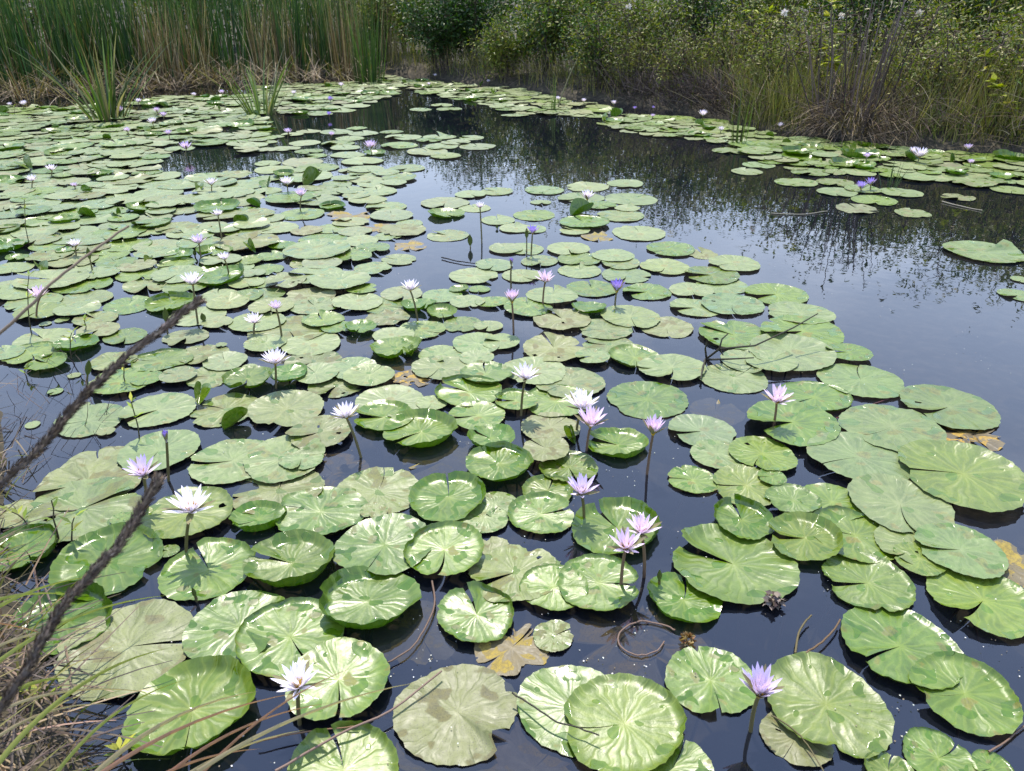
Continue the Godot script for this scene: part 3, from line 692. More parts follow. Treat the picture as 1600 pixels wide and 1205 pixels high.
func build_flowers() -> void:
	whole.stamens = stamen_mesh()
	var n := 0
	for b in BLOOMS:
		flower(b[0], b[1], b[2], b[3], b[4], b[5], b[6], "water_lily", b[7] + " " + b[8], "water lilies in bloom", n < 30, n)
		n += 1
	for b in FAR_BLOOMS:
		flower(b[0], b[1] + b[2] * 0.75, b[0], b[1], b[2], b[3], 0.75, "water_lily", {"w": "tiny white", "l": "tiny lilac", "v": "tiny violet"}[b[3]] + " water lily " + b[4], "water lilies in bloom", false, n)
		n += 1
	for b in BUDS:
		bud(b[0], b[1], b[2], b[3], b[4], "closed green lily bud " + b[5])

func bud(fx: float, fy: float, hx: float, hy: float, w: float, label: String) -> void:
	var foot := gp(fx, fy)
	var d := ray(hx, hy)
	var tip := EYE + d * (foot.z / d.z) - foot
	tip.y = maxf(tip.y, 0.03)
	var r := w / F * (foot - EYE).dot(fwd) * 0.5
	var o := base("lily_bud", foot)
	tag(o, label, "flower bud", "closed lily buds")
	var s := Soup.new()
	var dir := tip.normalized()
	var l := minf(r * 5.5, tip.y * 0.8)
	s.tube([Vector3(-tip.x, -0.15, 0), Vector3.ZERO, (tip - dir * l) * 0.5, tip - dir * l], 0.005, 0.004, Color.WHITE, 6)
	put(s.mesh(), "stem", M.stem, o)
	var h := Soup.new()
	var pts := []
	for k in 8: pts.append(tip - dir * l * (1.0 - k / 7.0))
	h.tube(pts, r, r, Color(0.10, 0.13, 0.03), 8)
	for k in h.v.size():
		var t := float(k / 8) / 7.0
		var mid: Vector3 = pts[k / 8]
		h.v[k] = mid + (h.v[k] - mid) * maxf(0.03, sin(PI * clampf(0.1 + 0.9 * t, 0, 1)))
	put(h.mesh(), "bud_scales", M.reed, o)

# ------------------------------------------------------------------ land and water
var pond := PackedVector2Array()
func make_pond() -> void:
	for c in [[-60, 600], [8, 640], [14, 720], [8, 800], [12, 880], [40, 960], [85, 1060], [120, 1140], [150, 1215]]:
		var g := gp(c[0], c[1]); pond.append(Vector2(g.x, g.z))
	pond.append_array(PackedVector2Array([Vector2(-0.55, -0.7), Vector2(0.4, -0.62), Vector2(2.2, -0.7), Vector2(5.0, -1.6), Vector2(8.0, -4.5)]))
	for c in [[1900, 285], [1600, 243], [1500, 236], [1420, 229], [1330, 219], [1240, 208], [1180, 200], [1100, 181], [1000, 165], [900, 152], [820, 138], [720, 128], [640, 116], [560, 119], [500, 124], [430, 128], [330, 130], [200, 141], [100, 149], [0, 153], [-200, 160]]:
		var g := gp(c[0], c[1]); pond.append(Vector2(g.x, g.z))
	pond.append_array(PackedVector2Array([Vector2(-13, -11.5), Vector2(-12, -7), Vector2(-7, -4.2)]))
func shore(x: float, z: float) -> float:                # metres from the water's edge, negative in the pond
	var p := Vector2(x, z)
	var best := 1e9
	for k in pond.size():
		best = minf(best, p.distance_squared_to(Geometry2D.get_closest_point_to_segment(p, pond[k], pond[(k + 1) % pond.size()])))
	best = sqrt(best)
	return -best if Geometry2D.is_point_in_polygon(p, pond) else best
func land(x: float, z: float) -> float:
	var d := shore(x, z)
	if d < 0.0: return maxf(-0.55, d * 0.7) - 0.01
	return minf(d * 0.55, 0.16) + minf(maxf(d - 0.3, 0.0) * 0.06, 0.8) + 0.04 * nz.get_noise_2d(x * 25.0, z * 25.0) * minf(1.0, d * 3.0)

func build_land() -> void:
	make_pond()
	var xs := []; var zs := []
	for q in [-220.0, -120.0, -60.0, -35.0, -22.0, -16.0]: xs.append(q)
	var x := -13.0
	while x < 9.0: xs.append(x); x += 0.3 if x < -3.0 or x > 1.0 else 0.12
	for q in [11.0, 14.0, 20.0, 35.0, 60.0, 120.0, 220.0]: xs.append(q)
	for q in [-300.0, -150.0, -80.0, -50.0, -35.0, -27.0, -23.0]: zs.append(q)
	var z := -20.0
	while z < 0.4: zs.append(z); z += 0.3 if z < -3.5 else 0.12
	for q in [1.5, 4.0, 10.0, 30.0, 90.0]: zs.append(q)
	var st := SurfaceTool.new()
	st.begin(Mesh.PRIMITIVE_TRIANGLES)
	st.set_smooth_group(0)
	for zz in zs:
		for xx in xs:
			st.add_vertex(Vector3(xx, land(xx, zz), zz))
	var w := xs.size()
	for j in zs.size() - 1:
		for i in w - 1:
			var a := j * w + i
			for k in [a, a + 1, a + w, a + 1, a + w + 1, a + w]: st.add_index(k)
	st.generate_normals()
	tag(put(st.commit(), "ground", M.mud), "", "", "", "structure")
	var q := PlaneMesh.new()
	q.size = Vector2(40, 26)
	var o := put(q, "water", M.water)
	o.position = Vector3(-2, 0, -11.5)
	tag(o, "", "", "", "structure")

# ------------------------------------------------------------------ plants of the banks
func pick(list: Array, vary := 0.42) -> Color:
	var c: Color = list[rng.randi() % list.size()]
	var t := 1.0 + rng.randf_range(-vary, vary)
	return Color(c.r * t * rng.randf_range(0.93, 1.07), c.g * t, c.b * t * rng.randf_range(0.9, 1.1))
func any_side() -> Vector3:
	var a := rng.randf() * TAU
	return Vector3(cos(a), 0, sin(a))

func strip(s: Soup, x0: float, x1: float, edge: Callable, deep0: float, deep1: float, n: int, len0: float, len1: float, wid: float, lean: float, droop: float, cols: Array, segs := 4, gaps := 0.0) -> void:
	# blades rooted between two picture columns, from deep0 to deep1 metres behind the water's edge
	for k in n:
		var px := rng.randf_range(x0, x1)
		var g := gp(px, edge.call(px))
		var away := Vector3(g.x, 0, g.z).normalized()
		var p := g + away * rng.randf_range(deep0, deep1)
		if gaps > 0.0 and nz.get_noise_2d(p.x * 60.0 + 50.0, p.z * 30.0) < gaps - 0.5: continue
		p.y = maxf(land(p.x, p.z), -0.2) - 0.02
		var a := any_side()
		s.blade(p, (Vector3.UP + a * rng.randf_range(0.0, lean)).normalized(), any_side(), rng.randf_range(len0, len1), wid * rng.randf_range(0.6, 1.3), any_side() * rng.randf_range(0.0, droop) + Vector3.DOWN * rng.randf_range(0.0, droop * 0.5), pick(cols), segs)

func edge_y(px: float) -> float:
	var pts := [[-300, 165], [0, 153], [100, 149], [200, 141], [330, 130], [430, 128], [500, 124], [560, 119], [640, 116], [720, 128], [820, 138], [900, 152], [1000, 165], [1100, 181], [1180, 200], [1240, 208], [1330, 219], [1420, 229], [1500, 236], [1600, 243], [1900, 285]]
	for k in pts.size() - 1:
		if px <= pts[k + 1][0]: return lerpf(pts[k][1], pts[k + 1][1], clampf((px - pts[k][0]) / (pts[k + 1][0] - pts[k][0]), 0, 1))
	return 285.0

const GREEN_REED := [Color(0.031, 0.071, 0.020), Color(0.046, 0.098, 0.024), Color(0.022, 0.052, 0.018), Color(0.083, 0.127, 0.033)]
const DRY_REED := [Color(0.181, 0.129, 0.072), Color(0.243, 0.186, 0.110), Color(0.118, 0.074, 0.041), Color(0.305, 0.249, 0.162)]
const DARK_LEAF := [Color(0.034, 0.075, 0.018), Color(0.053, 0.100, 0.020), Color(0.030, 0.063, 0.022)]
const MID_LEAF := [Color(0.105, 0.137, 0.024), Color(0.161, 0.182, 0.031), Color(0.210, 0.202, 0.039), Color(0.070, 0.111, 0.022)]
const GRASS := [Color(0.155, 0.163, 0.038), Color(0.209, 0.194, 0.055), Color(0.115, 0.144, 0.030), Color(0.270, 0.231, 0.085)]
const STRAW := [Color(0.228, 0.171, 0.096), Color(0.306, 0.235, 0.141), Color(0.161, 0.114, 0.067), Color(0.207, 0.135, 0.087)]
const BROWN := [Color(0.067, 0.050, 0.037), Color(0.093, 0.068, 0.053), Color(0.127, 0.098, 0.078), Color(0.044, 0.034, 0.028)]

func shrub(called: String, px: float, depth: float, rx: float, h: float, n: int, leaf: float, cols: Array, label: String, slim := 0.42) -> void:
	var g := gp(px, edge_y(px))
	var away := Vector3(g.x, 0, g.z).normalized()
	var c := g + away * depth
	c.y = land(c.x, c.z) - 0.03
	var o := base(called, c)
	tag(o, label, "shrub", "shrubs on the far banks")
	var wood := Soup.new()
	var fol := Soup.new()
	var tips := []
	var stems := 9
	for k in stems:
		var a := any_side()
		var top := a * rx * rng.randf_range(0.15, 0.85) + Vector3.UP * h * rng.randf_range(0.6, 1.0)
		var pts := curve(a * 0.12, a * rx * 0.2 + Vector3.UP * h * 0.5, top, 6, 0.03)
		wood.tube(pts, 0.022, 0.006, Color(0.07, 0.055, 0.04), 5)
		for q in range(2, 7):
			tips.append(pts[q])
			for w in 3:
				var e: Vector3 = pts[q] + (any_side() * rx * rng.randf_range(0.15, 0.5) + Vector3.UP * rng.randf_range(-0.25, 0.3) * h * 0.4)
				e.y = clampf(e.y, 0.05, h * 1.08)
				wood.tube([pts[q], pts[q].lerp(e, 0.5) + Vector3.UP * 0.03, e], 0.007, 0.003, Color(0.08, 0.06, 0.04), 3)
				tips.append(e); tips.append(pts[q].lerp(e, 0.55))
	for k in int(n * 0.62):
		var t: Vector3 = tips[rng.randi() % tips.size()]
		var off := Vector3(rng.randfn(), rng.randfn(), rng.randfn()) * 0.13 * maxf(rx, 0.6)
		var p := t + off
		if p.y < 0.02: p.y = rng.randf_range(0.02, 0.2)
		var al := (off.normalized() * 0.8 + any_side() * 0.7 + Vector3.UP * rng.randf_range(-0.5, 0.6)).normalized()
		var fc := (Vector3.UP + any_side() * 0.9).normalized()
		fol.leaf(p, al, fc, leaf * 1.2 * rng.randf_range(0.7, 1.3), leaf * 1.2 * slim * rng.randf_range(0.8, 1.2), pick(cols, 0.35))
	put(wood.mesh(), "branches", M.twig, o)
	put(fol.mesh(), "foliage", M.leaf, o)

func tuft(px: float, py: float, n: int, len0: float, len1: float, wid: float, spread: float, cols: Array, called: String, label: String, rad := 0.12) -> void:
	var g := gp(px, py)
	var s := Soup.new()
	for k in n:
		var a := any_side()
		var l := rng.randf_range(len0, len1)
		s.blade(a * rad * sqrt(rng.randf()) + Vector3.DOWN * 0.1, (Vector3.UP + a * spread * rng.randf_range(0.1, 1.0)).normalized(), a.cross(Vector3.UP).rotated(Vector3.UP, rng.randf_range(-1.0, 1.0)), l, wid * rng.randf_range(0.6, 1.2), a * rng.randf_range(0.0, 0.55) * spread + Vector3.DOWN * rng.randf_range(0.0, 0.3) * spread, pick(cols), 6)
	var o := put(s.mesh(), called, M.reed)
	o.position = g
	tag(o, label, "sedge" if called == "sedge_tuft" else "reed")

func build_banks() -> void:
	var e := edge_y
	# the reed bed at the left, green and dead stalks mixed in drifts
	var s := Soup.new()
	strip(s, -260, 560, e, 0.0, 2.0, 2900, 1.5, 2.4, 0.020, 0.12, 0.16, GREEN_REED, 5, 0.42)
	strip(s, -200, 60, e, -0.1, 1.2, 500, 1.2, 1.9, 0.018, 0.10, 0.14, GREEN_REED, 5, 0.42)
	strip(s, 100, 235, e, 0.0, 1.4, 420, 1.2, 2.0, 0.020, 0.09, 0.14, GREEN_REED, 5, 0.42)
	strip(s, 440, 520, e, 0.0, 1.2, 350, 1.3, 2.0, 0.016, 0.06, 0.06, GREEN_REED, 5, 0.42)
	tag(put(s.mesh(), "reed_bed", M.reed), "dense dark green reed bed along the far left shore", "reeds", "", "stuff")
	s = Soup.new()
	strip(s, -260, 560, e, -0.1, 1.8, 520, 0.6, 1.9, 0.016, 0.34, 0.30, DRY_REED, 4)
	strip(s, 230, 330, e, -0.2, 1.4, 420, 0.7, 1.7, 0.016, 0.30, 0.25, DRY_REED, 4)
	strip(s, 400, 470, e, -0.1, 1.2, 220, 0.8, 1.7, 0.014, 0.20, 0.2, DRY_REED, 4)
	strip(s, 500, 625, e, 0.2, 2.2, 280, 0.9, 1.9, 0.013, 0.16, 0.14, DRY_REED, 4)
	strip(s, 540, 610, e, 0.0, 0.8, 60, 0.8, 1.7, 0.016, 0.14, 0.16, GREEN_REED, 4)
	tag(put(s.mesh(), "dead_reeds", M.reed), "tan dead reed stalks standing among the green reeds", "reeds", "", "stuff")
	# broken stalks that lie on the water in front of the reeds
	s = Soup.new()
	for k in 1500:
		var px := rng.randf_range(-200, 600)
		var g := gp(px, edge_y(px) + rng.randf_range(-6, 9))
		g.y = rng.randf_range(0.01, 0.12)
		var dir := (any_side() + Vector3.UP * rng.randf_range(-0.05, 0.9)).normalized()
		s.blade(g, dir, dir.cross(Vector3.UP).normalized(), rng.randf_range(0.3, 1.1), 0.013, Vector3.DOWN * rng.randf_range(0.0, 0.35), pick(DRY_REED), 4, 0.6)
	tag(put(s.mesh(), "reed_litter", M.reed), "fallen broken reed stalks lying along the foot of the reeds", "reeds", "", "stuff")
	# reed clumps standing free
	tuft(578, 128, 95, 0.8, 2.1, 0.018, 0.16, [Color(0.055, 0.105, 0.022), Color(0.08, 0.13, 0.03), Color(0.035, 0.07, 0.02)], "reed_clump", "bright green reed clump standing at the right end of the reed bed", 0.28)
	tuft(540, 122, 90, 1.2, 1.9, 0.014, 0.08, DRY_REED + [Color(0.08, 0.11, 0.04)], "reed_clump", "thin brown reed clump left of the bright green clump", 0.3)
	tuft(168, 186, 62, 0.5, 1.5, 0.036, 0.62, [Color(0.075, 0.125, 0.022), Color(0.11, 0.16, 0.03), Color(0.045, 0.08, 0.02), Color(0.24, 0.21, 0.11), Color(0.03, 0.05, 0.015)], "sedge_tuft", "large green sedge tuft with arching blades in the left lily mat", 0.2)
	tuft(408, 178, 46, 0.45, 1.2, 0.030, 0.62, [Color(0.09, 0.13, 0.04), Color(0.26, 0.24, 0.14), Color(0.12, 0.17, 0.05)], "sedge_tuft", "grey green sedge tuft with bent blades before the dead reeds", 0.18)
	tuft(45, 160, 26, 0.4, 0.9, 0.018, 0.35, DRY_REED, "sedge_tuft", "dry sedge tuft at the left end of the reeds", 0.2)
	tuft(864, 172, 9, 0.4, 0.75, 0.020, 0.07, [Color(0.12, 0.17, 0.04), Color(0.10, 0.13, 0.04)], "reed_clump", "few short green reeds standing before the middle shrubs", 0.05)
	tuft(1154, 226, 16, 0.3, 0.85, 0.022, 0.12, [Color(0.12, 0.19, 0.03), Color(0.09, 0.14, 0.03), Color(0.04, 0.05, 0.02)], "reed_clump", "short green reeds at the tip of the right lily mat", 0.09)
	tuft(1393, 292, 12, 0.15, 0.42, 0.016, 0.35, [Color(0.035, 0.06, 0.02), Color(0.05, 0.08, 0.03)], "reed_clump", "dark reed shoots beside the violet twin lilies", 0.07)
	s = Soup.new()
	var r0 := gp(872, 168)
	var d := ray(902, 92)
	s.tube(curve(r0, r0.lerp(EYE + d * (r0.z / d.z), 0.5) + Vector3(-0.04, 0, 0), EYE + d * (r0.z / d.z), 8), 0.012, 0.006, Color(0.24, 0.22, 0.12), 6)
	tag(put(s.mesh(), "leaning_reed", M.reed), "single leaning tan reed stem before the middle shrubs", "reed")
	# shrubs behind the far water and along the right bank
	shrub("shrub", 600, 1.2, 0.8, 1.55, 5000, 0.07, MID_LEAF, "yellow green shrub just behind the bright reed clump")
	shrub("shrub", 640, 2.4, 1.2, 1.95, 6500, 0.075, MID_LEAF, "mid green shrub rising behind the reed clump")
	shrub("shrub", 690, 0.7, 0.9, 1.45, 7000, 0.07, DARK_LEAF, "dark shaded shrub hanging over the far water corner")
	shrub("shrub", 745, 1.7, 1.3, 2.0, 9000, 0.08, DARK_LEAF, "largest dark glossy shrub at the back of the pond")
	shrub("shrub", 790, 0.5, 0.7, 0.95, 4500, 0.06, MID_LEAF, "low grey green bush under the large dark shrub")
	shrub("shrub", 850, 1.0, 1.0, 1.65, 7500, 0.065, DARK_LEAF + MID_LEAF, "leafy green bush in the middle of the far bank")
	shrub("shrub", 905, 2.0, 1.2, 2.05, 7000, 0.07, MID_LEAF, "tall olive bush behind the middle of the far bank")
	shrub("shrub", 935, 0.6, 0.8, 1.2, 5000, 0.05, MID_LEAF + DARK_LEAF, "small leaved bush left of the dark hollow in the bank")
	shrub("shrub", 1010, 1.3, 1.0, 1.8, 5500, 0.055, MID_LEAF, "olive shrub with pale seed heads above the dark hollow")
	shrub("shrub", 1090, 2.4, 1.1, 1.9, 5500, 0.06, DARK_LEAF, "blue green shrub above the tangled hollow")
	shrub("shrub", 1180, 3.0, 1.2, 2.0, 5000, 0.07, MID_LEAF, "bright leaved shrub left above the dry tussock")
	shrub("shrub", 1330, 3.6, 1.3, 2.1, 6000, 0.07, DARK_LEAF, "dark shrub behind the dry tussock on the right bank")
	shrub("willow_shrub", 1480, 4.0, 1.3, 2.1, 7000, 0.12, MID_LEAF + DARK_LEAF, "willow like shrub with upright leaves at the upper right", 0.2)
	shrub("willow_shrub", 1590, 3.2, 1.2, 1.9, 6000, 0.12, MID_LEAF, "willow like shrub cut by the right picture edge", 0.2)
	shrub("shrub", 560, 3.2, 1.2, 1.8, 4000, 0.08, MID_LEAF, "pale green shrub seen between the brown reeds")
	for q in [[1130, 1.2, 0.7, 1.1, 3500, 0.05, "blue green leafy herb right of the tangled hollow"], [1200, 0.8, 0.6, 0.9, 3200, 0.045, "light green herb left of the dry tussock"], [1260, 1.5, 0.8, 1.2, 3600, 0.05, "grey green herb behind the left of the dry tussock"], [1440, 0.9, 0.7, 1.0, 3600, 0.045, "yellow green herb right of the dry tussock"], [1520, 1.3, 0.8, 1.15, 3600, 0.05, "olive herb among the yellow stalks"], [1590, 0.8, 0.7, 1.0, 3200, 0.05, "leafy herb at the right edge of the bank"], [1380, 1.9, 0.9, 1.35, 3800, 0.055, "dull green herb behind the right of the dry tussock"], [1060, 0.7, 0.7, 0.9, 3200, 0.045, "dark herb hanging over the tangled hollow"], [985, 0.5, 0.6, 0.8, 3000, 0.045, "small leaved herb at the left of the hollow"]]:
		shrub("bank_herb", q[0], q[1], q[2], q[3], q[4], q[5], MID_LEAF + GRASS, q[6], 0.34)
	for q in [[480, 6.0, 2.2, 2.1, "behind the brown reeds"], [640, 6.0, 2.4, 2.2, "behind the bright reed clump"], [800, 5.5, 2.4, 2.4, "behind the low grey green bush"], [960, 5.5, 2.2, 2.4, "behind the small leaved bush"], [1120, 6.0, 2.2, 2.2, "behind the tangled hollow"], [1280, 6.5, 2.2, 2.4, "behind the dry tussock"], [1450, 7.0, 2.4, 2.6, "behind the upper right willow"], [1640, 6.5, 2.4, 2.5, "past the right picture edge"], [260, 4.5, 2.4, 2.4, "behind the tan dead reeds"], [60, 4.5, 2.4, 2.3, "behind the leftmost reeds"], [400, 4.5, 2.2, 2.3, "behind the grey green sedge tuft"], [150, 5.5, 2.2, 2.4, "behind the large sedge tuft"]]:
		shrub("background_shrub", q[0], q[1], q[2], q[3], 4500, 0.11, DARK_LEAF + MID_LEAF, "dark shrub of the thicket farthest back, " + q[4])
	# grass of the right bank
	s = Soup.new()
	strip(s, 960, 1750, e, 0.15, 3.8, 4200, 0.35, 1.05, 0.008, 0.75, 0.35, GRASS, 4)
	strip(s, 1140, 1260, e, 0.0, 1.5, 1500, 0.35, 0.8, 0.009, 0.35, 0.4, GRASS, 4)
	strip(s, 1400, 1600, e, 0.1, 2.0, 1600, 0.3, 0.8, 0.009, 0.7, 0.4, GRASS, 4)
	strip(s, 960, 1750, e, 0.3, 4.2, 1700, 0.5, 1.35, 0.007, 0.6, 0.3, STRAW, 4)
	tag(put(s.mesh(), "bank_grass", M.reed), "tall wild grass covering the right bank", "grass", "", "stuff")
	s = Soup.new()
	strip(s, 600, 960, e, 0.1, 2.0, 1200, 0.3, 0.9, 0.010, 0.4, 0.4, GRASS, 4)
	tag(put(s.mesh(), "shore_grass", M.reed), "short grass between the shrubs of the far shore", "grass", "", "stuff")
	# dry twigs hanging over the waterline
	s = Soup.new()
	for zone in [[960, 1150, 1500, BROWN], [1090, 1200, 500, BROWN + STRAW], [1230, 1420, 700, BROWN + STRAW], [1400, 1680, 500, BROWN + STRAW], [640, 960, 500, BROWN]]:
		for k in zone[2]:
			var px := rng.randf_range(zone[0], zone[1])
			var g := gp(px, edge_y(px))
			var away := Vector3(g.x, 0, g.z).normalized()
			g += away * rng.randf_range(-0.05, 0.9)
			g.y = maxf(0.0, land(g.x, g.z)) + rng.randf_range(-0.02, 0.3)
			var dir := (any_side() * 0.8 - away * 0.25 + Vector3.UP * rng.randf_range(0.1, 1.2)).normalized()
			s.blade(g, dir, dir.cross(away).normalized(), rng.randf_range(0.15, 0.6), 0.006, Vector3.DOWN * rng.randf_range(-0.1, 0.6) + any_side() * rng.randf_range(0.0, 0.4), pick(zone[3], 0.5), 4, 0.5)
	tag(put(s.mesh(), "dry_twigs", M.twig), "tangle of dry brown twigs and roots hanging over the right waterline", "twigs", "", "stuff")
	# the tussock of bare stems, and single tall stalks
	var tg := gp(1330, 214)
	var o := base("dry_tussock", Vector3(tg.x, 0, tg.z))
	tag(o, "dry reddish brown tussock with many bare upright stems on the right bank", "tussock")
	s = Soup.new()
	for k in 1100:
		var a := any_side()
		s.blade(a * 0.5 * sqrt(rng.randf()) + Vector3.UP * rng.randf_range(0.05, 0.35), (Vector3.UP * rng.randf_range(0.2, 1.0) + a).normalized(), any_side(), rng.randf_range(0.2, 0.6), 0.007, Vector3.DOWN * rng.randf_range(0.2, 0.8), pick(BROWN + STRAW), 4, 0.4)
	put(s.mesh(), "dead_grass", M.reed, o)
	for k in 46:
		s = Soup.new()
		var a := any_side()
		var foot := a * 0.45 * sqrt(rng.randf()) + Vector3.UP * 0.05
		var tip := foot + (a * rng.randf_range(0.0, 0.5) + Vector3.RIGHT * rng.randf_range(-0.15, 0.3)) + Vector3.UP * rng.randf_range(0.8, 1.7)
		s.tube(curve(foot, foot.lerp(tip, 0.5) + Vector3.UP * 0.1, tip, 5, 0.012), 0.009, 0.004, pick(BROWN), 4)
		put(s.mesh(), "bare_stem", M.twig, o)
	# stalks with coloured leaves along the right bank
	var stalks := [[1250, 190, 1270, 30, 0], [1460, 235, 1466, 110, 2], [1415, 190, 1412, 60, 0], [1490, 215, 1525, 120, 1], [1570, 215, 1560, 130, 1], [1545, 200, 1540, 90, 1], [1600, 230, 1585, 120, 2], [1440, 150, 1436, 20, 3], [1296, 120, 1300, 5, 1], [905, 110, 900, 60, 1], [1005, 130, 990, 70, 1], [1215, 100, 1205, 20, 1], [985, 70, 982, 10, 3], [920, 75, 917, 60, 3], [840, 70, 833, 50, 3], [1320, 120, 1315, 25, 3], [1230, 80, 1226, 20, 3], [1575, 240, 1568, 150, 3], [1512, 170, 1510, 120, 3], [1180, 90, 1176, 15, 1], [1300, 205, 1298, 20, 0], [1335, 205, 1342, 10, 0]]
	var hues := [["bare", []], ["yellow leaved", [Color(0.36, 0.34, 0.03), Color(0.30, 0.32, 0.05)]], ["orange leaved", [Color(0.45, 0.20, 0.04), Color(0.42, 0.30, 0.04)]], ["white flowered", [Color(0.7, 0.68, 0.55)]]]
	var nth := 0
	for q in stalks:
		var back := 0.4 + 0.5 * (nth % 4)
		var g := gp(q[0], edge_y(q[0]))
		g += Vector3(g.x, 0, g.z).normalized() * back
		var dd := ray(q[2], q[3])
		var tip := EYE + dd * (g.z / dd.z)
		g.y = land(g.x, g.z)
		tip.y = maxf(tip.y, g.y + 0.3)
		var h: Array = hues[q[4]]
		o = base("weed_stalk", g)
		tag(o, "%s tall weed stalk on the right bank, number %s from the left" % [h[0], ["one", "two", "three"][nth % 3]], "weed", "tall weed stalks on the banks")
		s = Soup.new()
		var pts := curve(Vector3.ZERO, (tip - g) * 0.5 + any_side() * 0.06, tip - g, 8, 0.01)
		s.tube(pts, 0.008, 0.004, pick(BROWN), 5)
		put(s.mesh(), "stalk", M.twig, o)
		o.set_meta("px", q[2])
		o.set_meta("hue", h[0])
		if q[4] == 3:
			var bl := Soup.new()
			for k in 34:
				var v := Vector3(rng.randfn(), rng.randfn(), rng.randfn()).normalized()
				bl.leaf(tip - g + v * 0.004, v, (v + any_side()).normalized(), 0.05, 0.018, pick(h[1], 0.1))
			put(bl.mesh(), "flower_head", M.petal, o)
		elif q[4] > 0:
			for k in 14:
				var lf := Soup.new()
				var v := (any_side() + Vector3.UP * rng.randf_range(-0.4, 0.5)).normalized()
				for w in 5:
					lf.leaf(Vector3.ZERO, (v + any_side() * 0.9).normalized(), Vector3.UP, 0.12, 0.06, pick(h[1], 0.2))
				var m := put(lf.mesh(), "leaf", M.leaf, o)
				m.position = pts[3 + rng.randi() % 6] + v * 0.04
		nth += 1
	name_stalks()

func name_stalks() -> void:
	var by := {}
	for c in get_children():
		if c.has_meta("hue"):
			var h: String = c.get_meta("hue")
			if not by.has(h): by[h] = []
			by[h].append(c)
	var nth := ["leftmost", "second", "third", "fourth", "fifth", "sixth", "seventh", "eighth", "ninth", "tenth"]
	for h in by:
		by[h].sort_custom(func(a, b): return a.get_meta("px") < b.get_meta("px"))
		for k in by[h].size():
			by[h][k].set_meta("label", "tall %s weed stalk on the far bank, %s of its kind%s" % [h, nth[k], "" if k == 0 else " from the left"])
			by[h][k].remove_meta("px")
			by[h][k].remove_meta("hue")

